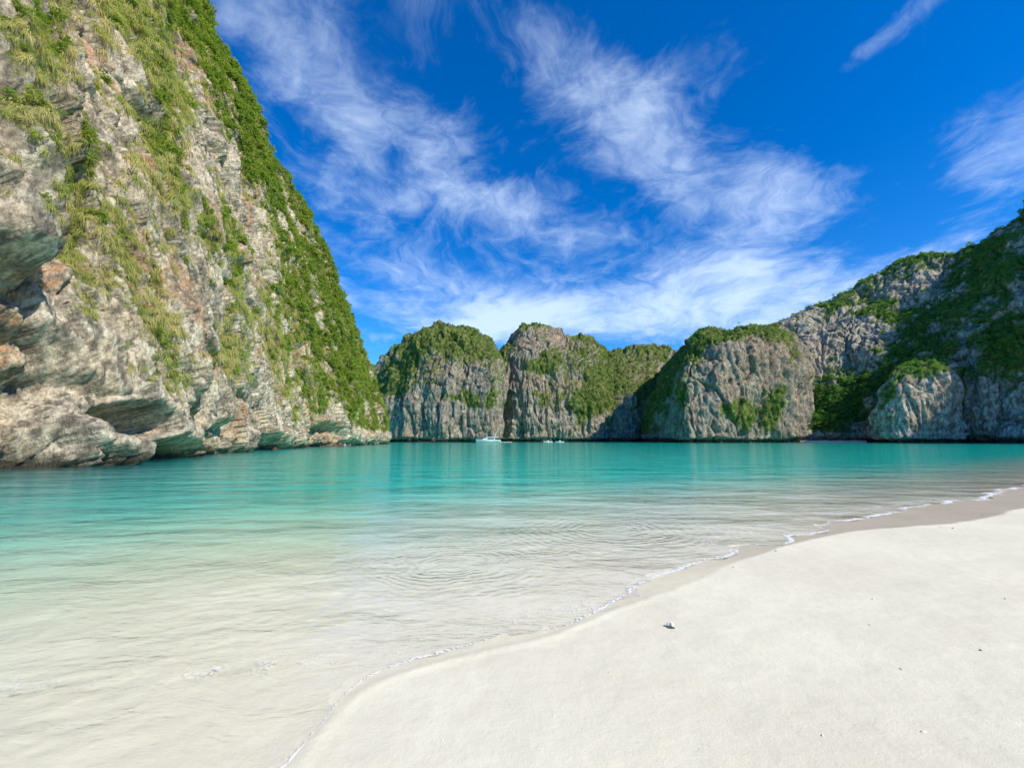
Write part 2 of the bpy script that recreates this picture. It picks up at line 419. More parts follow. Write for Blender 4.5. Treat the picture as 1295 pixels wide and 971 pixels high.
rip = (fbm(rw * 1.5 + fbm(rw * .5, 2, 61)[:, None] * 1.2, 2, 62, .5, True).reshape(GX.shape)) * 0.016 * sstep(sea, 0.2, 1.6) * sstep(16 - sea, 0, 8)
ZB = bed + top + relief + rip + 0.010 * np.exp(-((WD + wob * .08) / 0.05) ** 2) * sstep(7.0 - np.hypot(GX, GY), 0, 2)
near_w = np.interp(np.hypot(GX, GY), [3.5, 7, 10], [.10, .4, 1.0])
wetm = near_w * sstep(-(WD + wob * 0.05 * np.clip(np.hypot(GX, GY) / 4, .3, 3)), -0.03, 0.05)
m, nt, k, out = new_mat('white_sand')
pos = nn(nt, 'ShaderNodeNewGeometry').outputs['Position']
n1 = k.noise(pos, 0.55, 6, 0.6, 0.3); n2 = k.noise(pos, 6.0, 6, 0.7); n3 = k.noise(pos, 90.0, 4, 0.7); n4 = k.noise(pos, 420.0, 2, 0.6)
c = k.mix(k.ramp(n1, 0.36, 0.64), (0.735, 0.69, 0.525), (0.795, 0.755, 0.585))
c = k.mix(k.math('MULTIPLY', k.ramp(n2, 0.40, 0.72), 0.45), c, (0.68, 0.635, 0.48))
c = k.mix(k.math('MULTIPLY', k.ramp(n3, 0.58, 0.78), 0.16), c, (0.52, 0.48, 0.41))
c = k.mix(k.math('MULTIPLY', k.ramp(n4, 0.60, 0.75), 0.15), c, (0.42, 0.39, 0.34))
wa = nn(nt, 'ShaderNodeAttribute', attribute_name='wet')
wf = k.math('MULTIPLY', wa.outputs['Fac'], 1.0)
cw = k.mix(1.0, c, (0.70, 0.63, 0.56), 'MULTIPLY')
sw = nn(nt, 'ShaderNodeAttribute', attribute_name='under')
cw = k.mix(sw.outputs['Fac'], cw, k.mix(1.0, c, (1.16, 1.12, 1.03), 'MULTIPLY'))
c = k.mix(wf, c, cw)
rf = nn(nt, 'ShaderNodeAttribute', attribute_name='reef_shade')
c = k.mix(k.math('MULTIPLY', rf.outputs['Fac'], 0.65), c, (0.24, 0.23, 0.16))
hh = k.math('ADD', k.math('ADD', k.math('MULTIPLY', n2, 0.5), k.math('MULTIPLY', n3, 0.12)), k.math('MULTIPLY', n4, 0.04))
rg = k.ramp(k.math('MULTIPLY', wf, 1.0), 0.0, 1.0, 0.95, 0.38)
k.link(principled(nt, k, c, rg, bump(nt, k, hh, 0.6, 0.035), 0.3), out.inputs[0])
M_SAND = m
under = sstep(SD, .04, -0.12)
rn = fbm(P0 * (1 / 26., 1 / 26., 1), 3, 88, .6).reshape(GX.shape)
reef_shade = sstep(sea, 30, 80) * np.clip(0.12 + 1.0 * rn, 0, 1) + 0.9 * sstep(28 - np.hypot(GX + 33, GY - 24) + rn * 16, 0, 9)  # offshore rubble patches, plus a dark patch painting cliff shade at the left
# the thick swash in the foreground stands over pale sand
me = mesh_np('beach_sand', np.stack([GX, GY, ZB], -1).reshape(-1, 3), grid_faces(*GX.shape), M_SAND, {'wet': wetm, 'under': under, 'reef_shade': np.clip(reef_shade, 0, 1)})
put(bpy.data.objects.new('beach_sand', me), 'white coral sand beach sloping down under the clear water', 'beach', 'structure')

# ------------------------------------------------------------------ water: closed body with rippled top
m, nt, k, out = new_mat('sea_water')
pos = nn(nt, 'ShaderNodeNewGeometry').outputs['Position']
warpv = k.vmath('SCALE', k.vmath('SUBTRACT', k.noisecol(pos, 0.6, 3), (.5, .5, .5)), scale=0.8)
pw = k.vmath('ADD', pos, warpv)
w1 = k.noise(k.mapping(pw, scale=(0.75, 1.35, 1), rot=(0, 0, R(-14))), 1.7, 3, 0.5)
w2 = k.noise(k.mapping(pw, scale=(0.7, 1.5, 1), rot=(0, 0, R(18))), 5.0, 3, 0.55)
w3 = k.noise(k.mapping(pos, scale=(0.5, 1.2, 1)), 0.35, 2, 0.5)
h = k.math('ADD', k.math('ADD', k.math('MULTIPLY', w1, 0.045), k.math('MULTIPLY', k.math('ABSOLUTE', k.math('SUBTRACT', w2, 0.5)), -0.024)), k.math('MULTIPLY', w3, 0.22))
for (px, py, fr, rad, amp) in ((575, 712, 40, 1.4, .0058), (770, 668, 30, 2.2, .0070), (680, 690, 36, 1.2, .0038)):
    c = at_z(px, py)
    dd = k.vmath('DISTANCE', pos, tuple(c))
    dd2 = k.math('ADD', dd, k.math('MULTIPLY', k.noise(pos, 1.1, 3), 0.8))
    s = k.math('MULTIPLY', k.math('SINE', k.math('MULTIPLY', dd2, fr)), k.math('EXPONENT', k.math('MULTIPLY', k.math('POWER', k.math('DIVIDE', dd, rad), 2.0), -1.0)))
    s = k.math('MULTIPLY', s, k.math('MULTIPLY', k.ramp(dd, 0.15, 0.7), k.ramp(k.noise(pos, 0.8, 2), 0.28, 0.5)))
    h = k.math('ADD', h, k.math('MULTIPLY', s, amp))
bn = bump(nt, k, h, 1.0, 1.0)
inc = nn(nt, 'ShaderNodeNewGeometry').outputs['Incoming']
cosi = k.math('ABSOLUTE', k.vmath('DOT_PRODUCT', inc, bn))
fres = k.math('MULTIPLY_ADD', k.math('POWER', k.math('SUBTRACT', 1.0, cosi, clamp=True), 5.0), 0.98, 0.02)   # Schlick, the same from either side
gl = nn(nt, 'ShaderNodeBsdfGlossy'); gl.inputs['Roughness'].default_value = 0.07; k.link(bn, gl.inputs['Normal'])
tr = nn(nt, 'ShaderNodeBsdfTransparent')
mx = nn(nt, 'ShaderNodeMixShader'); k.link(fres, mx.inputs[0]); k.link(tr.outputs[0], mx.inputs[1]); k.link(gl.outputs[0], mx.inputs[2])
k.link(mx.outputs[0], out.inputs[0])
va = nn(nt, 'ShaderNodeVolumeAbsorption'); va.inputs[0].default_value = (0.20, 0.975, 0.93, 1); va.inputs[1].default_value = 0.20
vsn = nn(nt, 'ShaderNodeVolumeScatter'); vsn.inputs[0].default_value = (0.02, 0.80, 1.0, 1); vsn.inputs[1].default_value = 0.085
ad = nn(nt, 'ShaderNodeAddShader'); k.link(va.outputs[0], ad.inputs[0]); k.link(vsn.outputs[0], ad.inputs[1])
k.link(ad.outputs[0], out.inputs['Volume'])
M_WATER = m
wx = graded(-250, 600, -5.0, 9.0, 0.09, 1.035); wy = graded(-6, 600, 1.6, 10, 0.08, 1.035)
WX, WY = np.meshgrid(wx, wy, indexing='ij')
PW = np.stack([WX, WY, np.zeros_like(WX)], -1).reshape(-1, 3)
WSD = sdist(WX, WY, shore)
WZ = (fbm(PW * (0.55, 1.2, 1), 3, 21).reshape(WX.shape) * 0.02 * sstep(-WSD, 0.5, 6) + fbm(PW * (1.1, 2.2, 1), 2, 23).reshape(WX.shape) * 0.007)
nu, nv = WX.shape
V = np.stack([WX, WY, WZ], -1).reshape(-1, 3); F = grid_faces(nu, nv)
idx = np.arange(nu * nv).reshape(nu, nv)
loop = np.concatenate([idx[:-1, 0], idx[-1, :-1], idx[:0:-1, -1], idx[0, :0:-1]])
Vb = V[loop].copy(); Vb[:, 2] = -16
b0 = len(V); L = len(loop); r_ = np.arange(L)
skirt = np.stack([loop, np.roll(loop, -1), b0 + np.roll(r_, -1), b0 + r_], -1)[:, ::-1]
V = np.vstack([V, Vb])
me = bpy.data.meshes.new('bay_water')
me.from_pydata(V.tolist(), [], F.tolist() + skirt.tolist() + [(b0 + r_[::-1]).tolist()])
me.polygons.foreach_set('use_smooth', [True] * len(F) + [False] * (L + 1)); me.materials.append(M_WATER); me.update()
put(bpy.data.objects.new('bay_water', me), 'clear turquoise sea water filling the sheltered bay', 'water', 'structure')

# ------------------------------------------------------------------ cliffs
def catmull(S, n):
    S = np.asarray(S, float); m_ = len(S); t = np.linspace(0, m_ - 1, n); i = np.clip(t.astype(int), 0, m_ - 2); f = (t - i)[:, None]
    p0, p1, p2, p3 = S[np.maximum(i - 1, 0)], S[i], S[i + 1], S[np.minimum(i + 2, m_ - 1)]
    return 0.5 * (2 * p1 + (p2 - p0) * f + (2 * p0 - 5 * p1 + 4 * p2 - p3) * f * f + (3 * p1 - p0 - 3 * p2 + p3) * f ** 3)
def grid_normals(P):
    du = np.gradient(P, axis=0); dv = np.gradient(P, axis=1)
    n = np.cross(du, dv); n /= np.maximum(np.linalg.norm(n, axis=-1, keepdims=True), 1e-9)
    return n
def make_cliff(name, stations, nu, nv, disp, mat, label, cat, vegfn, rock, wexp=1.25, nback=0.12, back=(25., 0.5), zb=-3.5, flip=False, depthw=True):
    """stations: base x, base y, ridge x, ridge y, ridge z, profile power; the face runs from base to ridge and rolls over behind it"""
    D = catmull(stations, 3000)
    if depthw:
        step = np.r_[0, np.linalg.norm(np.diff(D[:, :2], axis=0), axis=1)] / np.maximum(np.linalg.norm(D[:, :2], axis=1), 12)
        cs = np.cumsum(step + 1e-6); q = np.linspace(0, cs[-1], nu); S = np.stack([np.interp(q, cs, D[:, j]) for j in range(6)], 1)
    else:
        S = D[np.linspace(0, 2999, nu).astype(int)]
    nb = int(nv * nback); nf = nv - nb
    t = np.linspace(0, 1, nf) ** wexp
    base, ridge, rz, p = S[:, None, 0:2], S[:, None, 2:4], S[:, 4:5], S[:, 5:6]
    s = t[None, :] ** p
    xy = base + (ridge - base) * s[..., None]
    z = zb + (rz - zb) * t[None, :]
    kk = np.linspace(0, 1, nb + 1)[1:]
    dirv = ridge - base; dirv = dirv / np.maximum(np.linalg.norm(dirv, axis=-1, keepdims=True), 1e-6)
    bxy = ridge + dirv * (kk[None, :, None] * back[0]); bz = rz - (kk[None, :] ** 1.6) * rz * back[1]
    P = np.concatenate([np.concatenate([xy, bxy], 1), np.concatenate([z, bz], 1)[..., None]], -1)
    N = grid_normals(P)
    toc = np.array([0, 0, 20.]) - P
    if (N * toc).sum(-1).mean() < 0: N = -N; flip = not flip
    shp = P.shape[:2]
    P = P + N * disp(P.reshape(-1, 3), N.reshape(-1, 3)).reshape(shp)[..., None]
    N2 = grid_normals(P); N2 = -N2 if flip else N2
    veg = np.clip(vegfn(P, N, N2), 0, 1)
    F = grid_faces(*shp)
    if flip: F = F[:, ::-1]
    o = bpy.data.objects.new(name, mesh_np(name, P.reshape(-1, 3), F, mat, {'veg': veg}))
    rc = rock_colour(P.reshape(-1, 3), N2.reshape(-1, 3), *rock)
    at = o.data.attributes.new('rock_colour', 'FLOAT_COLOR', 'POINT')
    at.data.foreach_set('color', np.ascontiguousarray(np.c_[rc, np.ones(len(rc))], dtype=np.float32).ravel())
    put(o, label, cat, 'structure')
    return P, N2, veg
def gauss3(P, c, r):
    return np.exp(-(((P - np.asarray(c)) / np.asarray(r)) ** 2).sum(-1))

# ---- the near left cliff
def lp(px, py, Y): return at_y(px, py, Y)
def st(bpx, bY, rpx, rpy, rY, p):
    b = at_y(bpx, 556, bY); r = at_y(rpx, rpy, rY); return (b[0], b[1], r[0], r[1], r[2], p)
LEFT = [(-40, -6, -72, -12, 105, 1.2), (-36, 8, -70, 4, 112, 1.2), (-33.5, 19, -70, 18, 116, 1.2), (-32.0, 28, -70, 32, 116, 1.25), (-32.5, 40, -68, 48, 110, 1.3), (-36, 53, -66, 64, 102, 1.35),
        st(300, 66, 238, 8, 84, 1.4), st(342, 82, 290, 105, 100, 1.45), st(375, 98, 333, 185, 116, 1.5), st(410, 118, 383, 270, 134, 1.5), st(438, 138, 412, 352, 150, 1.5), st(463, 160, 440, 425, 168, 1.5), st(480, 182, 463, 478, 188, 1.5),
        st(488, 205, 478, 520, 208, 1.3), st(489, 222, 480, 549, 224, 1.2)]
def left_disp(P, N):
    z = P[:, 2]
    d = fbm(P * (1 / 34., 1 / 34., 1 / 60.), 3, 1) * 5.0
    # flutes and ribs leaning with the strata
    Q = P.copy(); Q[:, 1] += z * 0.34
    d += fbm(Q * (1 / 12., 1 / 10., 1 / 60.), 4, 2, 0.5, True) * 1.7
    wv = np.stack([fbm(P / 6., 2, 31 + i) for i in range(3)], 1) * 1.8
    f1, f2, cid, fac = worley((Q + wv) * (1 / 7., 1 / 7., 1 / 17.), 3)
    d += (cid - 0.5) * 1.5 + fac * 1.5 - 0.9 * (1 - sstep(f2 - f1, 0.0, 0.07))
    f1, f2, cid, fac = worley((Q + wv * 0.7) * (1 / 2.0, 1 / 2.0, 1 / 6.5), 4)
    brk = sstep(fbm(P / 11., 2, 77), -0.12, 0.18)            # some zones broken and ledgy, some smooth and fluted
    d += ((cid - 0.5) * 0.7 + fac * 0.8) * (0.6 + 0.5 * brk) - 0.42 * (1 - sstep(f2 - f1, 0.0, 0.10))
    d += fbm(Q * (1 / 1.2, 1 / 1.2, 1 / 11.), 4, 5, 0.58, True) * 0.55
    f1, f2, cid, fac = worley((Q + wv * .3) * (1 / .7, 1 / .7, 1 / 1.5), 8)
    d += ((cid - 0.5) * 0.26 + fac * 0.26) * brk
    d += fbm(P * (2.2, 2.2, 1.1), 2, 9, 0.6, True) * 0.08
    d += fbm(Q * (1 / .9, 1 / .9, 1 / 2.6), 3, 29, 0.6, True) * 0.20
    d += fbm(P / 9., 3, 19) * 3.2 * sstep(z, 35, 80)
    # wave-cut notch with uneven roof, and small caves
    roof = 1.3 + fbm(P * (1 / 9., 1 / 9., 0.01), 3, 6) * 2.6
    d -= 2.6 * sstep(roof - z, 0.0, 1.1) * (0.55 + 0.9 * fbm(P / 17., 2, 7))
    d += 0.9 * np.exp(-((z - roof - 1.3) / 1.5) ** 2)
    for (px, py, Y, r, a) in ((145, 543, 37, (9, 3.4, 1.6), 5.0), (25, 470, 29.5, (8, 3, 2.5), 2.4), (75, 505, 31, (9, 4, 1.7), 2.0), (265, 560, 57, (9, 5, 2.4), 3.0), (410, 553, 118, (12, 11, 3.2), 4.5), (62, 240, 33, (8, 1.6, 5), 2.0), (205, 572, 43, (9, 5, 1.1), 3.2), (6, 560, 28, (8, 3.4, 2.6), 4.0), (335, 562, 80, (10, 6, 1.6), 2.6), (285, 545, 62, (9, 2.5, 3), 2.2), (230, 520, 50, (9, 2.2, 3.0), 1.8)):
        d -= a * sstep(gauss3(P, at_y(px, py, Y), r), 0.12, 0.62)
    # overhanging block up in the near corner
    c = at_y(20, 275, 26.0)
    e = P - c
    blk = sstep(e[:, 2], -4.6, -2.4) * (1 - sstep(e[:, 2], 10, 30)) * (1 - sstep(e[:, 1], 1.5, 4.6))
    d += blk * 4.6
    return d
VEG_LEFT = [(45, 305, 40, 18, 25, .9), (85, 370, 12, 40, -10, .8),  # px, py, rx, ry, angle, weight: shrubs and turf as seen on the face
    (420, 440, 40, 190, -22, 1.0), (380, 300, 35, 130, -22, .9), (300, 120, 38, 150, -24, 1.0), (245, 30, 30, 60, -20, .9), (395, 500, 25, 60, -10, .8), (455, 480, 18, 70, -20, .9),
    (215, 190, 26, 120, -22, .85), (255, 270, 18, 90, -25, .9), (170, 60, 30, 90, -12, .6), (100, 190, 28, 70, -10, .9), (35, 90, 42, 110, 0, 1.0), (70, 260, 25, 60, -20, .8), (95, 330, 14, 60, -15, .9),
    (200, 440, 36, 60, -10, .7), (180, 380, 30, 40, 0, .5), (130, 290, 40, 50, -30, .5), (150, 470, 40, 30, 0, .45), (270, 440, 20, 60, -18, .4), (345, 420, 14, 90, -18, .7), (60, 430, 40, 16, 0, .55), (15, 520, 20, 12, 0, .9), (15, 440, 25, 14, 0, .6), (225, 480, 20, 40, 0, .4), (385, 545, 14, 16, 0, .7)]
ROCK_LEFT = [(235, 70, 14, 40, -18, 1.0), (262, 165, 15, 60, -12, 1.0), (300, 240, 22, 70, -20, .9), (325, 320, 16, 80, -15, 1.0), (250, 370, 40, 60, -20, .8), (95, 95, 22, 80, -12, .9), (140, 140, 12, 60, -10, .5), (385, 345, 20, 22, 0, .9), (362, 270, 16, 30, -20, .6), (425, 450, 12, 18, 0, .9), (440, 500, 14, 16, 0, .8),
             (300, 520, 70, 50, 0, 1.0), (100, 545, 120, 40, 0, 1.0), (420, 535, 50, 22, 0, 1.0), (30, 350, 50, 50, 0, 1.0), (10, 230, 35, 60, 0, .8), (130, 230, 12, 30, 0, .5), (440, 555, 60, 12, 0, 1.0)]
def blobs_px(P, L):
    u, v = project(P); m_ = np.zeros(u.shape)
    for (cx, cy, rx, ry, ang, w_) in L:
        a = R(ang); dx, dy = u - cx, v - cy
        q1 = (dx * math.cos(a) + dy * math.sin(a)) / rx; q2 = (-dx * math.sin(a) + dy * math.cos(a)) / ry
        m_ = np.maximum(m_, w_ * np.exp(-0.7 * (q1 * q1 + q2 * q2) ** 1.3))
    return m_
def left_veg(P, N, N2):
    shp = P.shape[:2]; q = P.reshape(-1, 3)
    n = fbm(q * (1 / 9., 1 / 9., 1 / 14.), 4, 41, 0.6).reshape(shp); n2 = fbm(q / 2.2, 3, 43, 0.6).reshape(shp)
    led = sstep(N2[..., 2], 0.05, 0.6)
    v = blobs_px(P, VEG_LEFT) * 0.66 - 0.70 * blobs_px(P, ROCK_LEFT) + n * 1.5 + n2 * 0.9 + led * 0.55 + 0.02
    v += 0.7 * sstep(P[..., 2] , 80, 105)
    v *= sstep(P[..., 2], 3.0, 7.0)
    v *= sstep(N2[..., 2], -0.45, -0.1)
    return v
LP, LN, LV = make_cliff('limestone_cliff', LEFT, 760, 620, left_disp, M_ROCK_NEAR, 'tall sunlit limestone cliff streaked with rust and draped in grass and shrubs', 'cliff', left_veg, (0.6, 0.95, 1.08, 900, (1.08, 1.0, 0.87)), 1.3)

# ---- far cliffs across the bay
def far_disp(seed, A=1.0, notch=True, dpt=3.4):
    def f(P, N):
        z = P[:, 2]
        d = fbm(P * (1 / 60., 1 / 60., 1 / 90.), 3, seed) * 11 * A
        d += fbm(P * (1 / 26., 1 / 26., 1 / 120.), 4, seed + 1, 0.55, True) * 5.0 * A
        d += fbm(P * (1 / 30., 1 / 30., 1 / 12.) + P[:, :1] * .01, 3, seed + 2, 0.5) * 3.0 * A
        wv = np.stack([fbm(P / 16., 2, seed + 31 + i) for i in range(3)], 1) * 5
        f1, f2, cid, fac = worley((P + wv) * (1 / 11., 1 / 11., 1 / 38.), seed + 3)
        d += (cid - 0.5) * 2.6 * A + fac * 2.2 * A - 1.2 * (1 - sstep(f2 - f1, 0.0, 0.15))
        f1, f2, cid, fac = worley((P + wv * .4) * (1 / 3.2, 1 / 3.2, 1 / 14.), seed + 4)
        d += (cid - 0.5) * 1.1 * A + fac * 1.0 * A - 0.6 * (1 - sstep(f2 - f1, 0.0, 0.18))
        d += fbm(P * (1 / 2.6, 1 / 2.6, 1 / 14.), 4, seed + 5, 0.6, True) * 1.0
        if notch:
            roof = 2.8 + fbm(P * (1 / 16., 1 / 16., 0.01), 3, seed + 6) * 3.0
            d -= dpt * sstep(roof - z, 0.0, 1.0)
        return d
    return f
def far_veg(seed, lo=0.25, hi=0.75, bias=0.0, adds=(), subs=()):
    def f(P, N, N2):
        shp = P.shape[:2]; q = P.reshape(-1, 3)
        n = fbm(q * (1 / 24., 1 / 24., 1 / 36.), 4, seed + 51, 0.6).reshape(shp); n2 = fbm(q / 6., 3, seed + 53, 0.6).reshape(shp)
        sl = sstep(N[..., 2] * 0.6 + N2[..., 2] * 0.4, lo, hi)
        v = sl * 1.0 + n * 1.7 + n2 * 0.6 + bias
        if adds: v = v + 0.85 * blobs_px(P, adds)
        if subs: v = v - 0.9 * blobs_px(P, subs)
        return v * sstep(P[..., 2], 3.0, 8.0)
    return f
# dome at the mouth of the bay
DOME = [st(440, 420, 455, 470, 440, 2.5), st(452, 350, 470, 462, 380, 2.5), st(474, 322, 486, 456, 360, 2.6), st(500, 306, 512, 430, 350, 2.8), st(530, 300, 538, 415, 345, 3.0), st(560, 298, 560, 409, 345, 3.0), st(590, 298, 585, 410, 345, 3.2),
        st(615, 300, 604, 421, 347, 3.6), st(629, 308, 615, 438, 350, 4.5), st(633, 330, 620, 452, 365, 5), st(628, 380, 616, 458, 400, 4)]
FP, FN, FV = {}, {}, {}
def lowered(S, f=0.95): return [tuple(q[:4]) + (q[4] * f, q[5]) for q in S]
FP['a'], FN['a'], FV['a'] = make_cliff('dome_cliff', lowered(DOME), 330, 260, far_disp(100), M_ROCK_FAR, 'rounded limestone dome cliff with green top behind the white cabin boat', 'cliff',
    far_veg(100, 0.2, 0.62, 0.10, [(565, 430, 45, 22, 0, .8), (500, 480, 28, 22, 0, .8), (575, 502, 40, 12, 8, .8), (540, 465, 30, 20, 30, .6), (620, 510, 10, 24, 0, .7)], [(590, 475, 26, 18, 0, .9), (560, 540, 90, 20, 0, 1.0)]), (1.3, 0.45, 0.58, 910), 1.1, 0.14, (30, .35), depthw=False)
# middle massif with a knob on top
MID = [st(640, 420, 640, 455, 430, 4), st(628, 372, 633, 448, 390, 6), st(634, 342, 640, 440, 375, 6), st(648, 332, 650, 430, 372, 5), st(662, 328, 660, 409, 372, 4), st(678, 326, 675, 405, 372, 3.4), st(695, 324, 694, 409, 374, 3.2), st(712, 324, 712, 421, 376, 3.2), st(735, 326, 738, 421, 378, 3),
       st(755, 330, 758, 433, 380, 3), st(775, 335, 772, 444, 382, 2.6), st(800, 342, 800, 452, 384, 2.4), st(840, 352, 835, 462, 390, 2.4), st(880, 365, 870, 475, 400, 2.4)]
FP['b'], FN['b'], FV['b'] = make_cliff('knob_cliff', lowered(MID, .965), 400, 260, far_disp(200), M_ROCK_FAR, 'broad grey limestone massif with a rocky knob on its summit', 'cliff',
    far_veg(200, 0.3, 0.75, 0.10, [(755, 490, 34, 34, -30, 1.0), (690, 455, 26, 12, -15, .6), (735, 465, 20, 12, 0, .6), (680, 520, 25, 20, 0, .4)], [(690, 425, 40, 18, 0, .6), (660, 540, 60, 20, 0, .6)]), (1.3, 0.45, 0.58, 910), 1.1, 0.14, (30, .35), depthw=False)
BACKP = [st(755, 420, 762, 470, 440, 3), st(770, 400, 774, 441, 420, 3), st(785, 392, 788, 435, 415, 3.4), st(805, 390, 806, 433, 412, 3.6), st(828, 390, 828, 432, 412, 3.6), st(846, 392, 846, 435, 412, 3.8), st(860, 396, 860, 443, 414, 4), st(885, 400, 880, 462, 418, 4), st(920, 410, 910, 480, 425, 4)]
FP['c'], FN['c'], FV['c'] = make_cliff('saddle_cliff', lowered(BACKP), 220, 200, far_disp(300, .8, False), M_ROCK_FAR, 'pale limestone wall lit by the sun in the saddle behind the dark green spur', 'cliff',
    far_veg(300, 0.3, 0.7, 0.08, [(820, 440, 50, 8, 0, .7)], [(800, 480, 30, 30, 0, .6)]), (1.3, 0.45, 0.58, 910), 1.1, 0.14, (30, .35), depthw=False)
# spur with a green left flank and a bare face
SPUR = [st(880, 400, 868, 470, 400, 2), st(832, 345, 842, 456, 365, 1.7), st(826, 312, 856, 446, 340, 1.6), st(838, 288, 872, 433, 325, 1.8), st(852, 274, 888, 420, 318, 2.4), st(868, 264, 900, 413, 306, 5.0), st(900, 262, 925, 416, 304, 6.0), st(935, 264, 950, 411, 304, 6.0), st(972, 267, 974, 414, 306, 6.0), st(1001, 272, 990, 420, 312, 5.0), st(1012, 283, 1002, 424, 325, 3.4), st(1030, 300, 1014, 428, 335, 2.8)]
FP['d'], FN['d'], FV['d'] = make_cliff('spur_cliff', lowered(SPUR, .955), 380, 260, far_disp(400), M_ROCK_FAR, 'limestone spur with bare fluted face and shaded green flank', 'cliff',
    far_veg(400, 0.3, 0.72, 0.08, [(840, 490, 40, 50, 35, 1.0), (895, 425, 20, 16, 0, .7), (940, 520, 26, 14, 0, .9), (978, 500, 14, 40, 20, .9), (800, 540, 40, 20, 0, .8), (870, 470, 20, 40, 30, .8), (930, 418, 50, 6, 0, .6)], [(935, 465, 40, 40, 0, .9), (890, 525, 30, 30, 0, .9)]), (1.3, 0.45, 0.58, 910), 1.1, 0.14, (30, .35), depthw=False)
# ---- the long shaded hill on the right
HILL = [st(1000, 330, 985, 428, 350, 2), st(1002, 300, 995, 418, 345, 1.7), st(1010, 292, 1018, 402, 342, 1.5), st(1040, 286, 1050, 393, 340, 1.4), st(1075, 280, 1085, 374, 336, 1.35), st(1110, 268, 1125, 350, 330, 1.4), st(1150, 256, 1165, 338, 322, 1.5), st(1190, 246, 1205, 328, 312, 1.6), st(1225, 238, 1232, 317, 300, 1.7), st(1262, 230, 1265, 298, 290, 1.9), st(1300, 222, 1300, 274, 280, 2.0),
        st(1345, 214, 1345, 232, 270, 2.0), st(1400, 206, 1400, 200, 262, 2), (330, 190, 392, 236, 204, 2), (345, 170, 402, 200, 223, 2), (350, 140, 408, 160, 229, 2), (350, 100, 408, 110, 224, 2), (345, 60, 402, 60, 205, 2)]  # unseen end of the ridge, bent and raised to throw shade on the slope
def hill_disp(P, N):
    d = far_disp(500, 0.8, True, 5.0)(P, N)
    d += fbm(P * (1 / 45., 1 / 45., 1 / 80.), 2, 531, 0.5, True) * 6
    d -= 5 * gauss3(P, at_y(1052, 530, 290), (26, 40, 26))
    return d
FP['e'], FN['e'], FV['e'] = make_cliff('jungle_hill', lowered(HILL, .985), 520, 330, hill_disp, M_ROCK_HILL, 'long steep hill in shade covered with jungle above a tiny beach', 'hill',
    far_veg(500, 0.28, 0.85, -0.14, [(1055, 510, 50, 40, 0, 1.0), (1140, 430, 60, 60, 20, .7), (1270, 430, 40, 80, 0, .8), (1180, 400, 50, 40, 0, .6), (1250, 340, 50, 30, 0, .8), (1212, 510, 10, 45, 0, .9), (1275, 500, 18, 30, 0, .8), (1100, 365, 90, 6, -30, .4)], [(1250, 500, 22, 34, 10, .6), (1225, 440, 16, 26, 0, .6), (1085, 430, 44, 34, -30, 1.0), (1165, 365, 44, 22, -35, .9), (1025, 440, 30, 40, 0, .9), (1055, 408, 60, 12, -33, .8), (1290, 530, 30, 20, 0, .5)]), (1.8, 0.25, 0.85, 930), 1.15, 0.10, (40, .3), depthw=False)
BUTT = [st(1114, 258, 1124, 540, 256, 4), st(1117, 248, 1127, 492, 254, 5), st(1124, 240, 1133, 470, 252, 6), st(1140, 235, 1148, 460, 250, 7), st(1165, 232, 1170, 457, 250, 7), st(1190, 231, 1188, 462, 250, 7), st(1206, 233, 1198, 474, 251, 7), st(1212, 242, 1203, 492, 254, 5), st(1212, 255, 1204, 520, 260, 4)]
FP['f'], FN['f'], FV['f'] = make_cliff('rock_buttress', BUTT, 200, 170, far_disp(600, .75, True, 3.5), M_ROCK_HILL, 'bluish grey rock buttress standing out from the shaded jungle hill', 'cliff',
    far_veg(600, 0.35, 0.75, -0.2, [(1160, 462, 40, 10, 0, 1.0), (1125, 490, 10, 30, 20, .8)], [(1165, 520, 40, 30, 0, .8)]), (1.4, 0.5, 0.95, 940), 1.1, 0.2, (16, .4), depthw=False)

# ------------------------------------------------------------------ vegetation
rng = np.random.default_rng(7)
def leaf_quads(centres, outward, size, rng, up=0.35, aspect=0.5):
    """one rhombic leaf spray per centre"""
    n = len(centres)
    nrm = outward + rng.normal(0, 0.75, (n, 3)); nrm[:, 2] += up
    nrm /= np.linalg.norm(nrm, axis=1, keepdims=True)
    a = np.cross(nrm, rng.normal(0, 1, (n, 3))); a /= np.linalg.norm(a, axis=1, keepdims=True); b = np.cross(nrm, a)
    s = size * rng.uniform(0.6, 1.35, (n, 1))
    V = np.stack([centres - a * s, centres + b * s * aspect + nrm * s * .12, centres + a * s, centres - b * s * aspect + nrm * s * .12], 1).reshape(-1, 3)
    return V, np.arange(4 * n).reshape(n, 4)
def crown_points(clumps, per, rng):
    C, O = [], []
    for (cx, cy, cz, r) in clumps:
        d = rng.normal(0, 1, (per, 3)); d /= np.linalg.norm(d, axis=1, keepdims=True); d[:, 2] = np.where(d[:, 2] < -0.3, -d[:, 2], d[:, 2])
        C.append(np.array((cx, cy, cz)) + d * r * rng.uniform(0.55, 1.05, (per, 1)) * (1, 1, .8)); O.append(d)
    return np.vstack(C), np.vstack(O)
PROTO = {'shrub': [], 'grass': [], 'tree': [], 'bush': []}
for i in range(5):       # shrubs, about one metre in radius
    cl = [(*(rng.normal(0, .42, 2)), abs(rng.normal(.30, .25)), rng.uniform(.30, .52)) for _ in range(9)]
    C, O = crown_points(cl, 20, rng); V, F = leaf_quads(C, O, 0.155, rng, 0.7)
    me = mesh_np('bush_shape', V * .36 + (0, 0, .55), F, M_TREE, smooth=False); PROTO['bush'].append(bpy.data.objects.new('bush_shape', me))
    PROTO['shrub'].append(bpy.data.objects.new('shrub_shape', mesh_np('shrub_shape', V, F, M_SHRUB, smooth=False)))
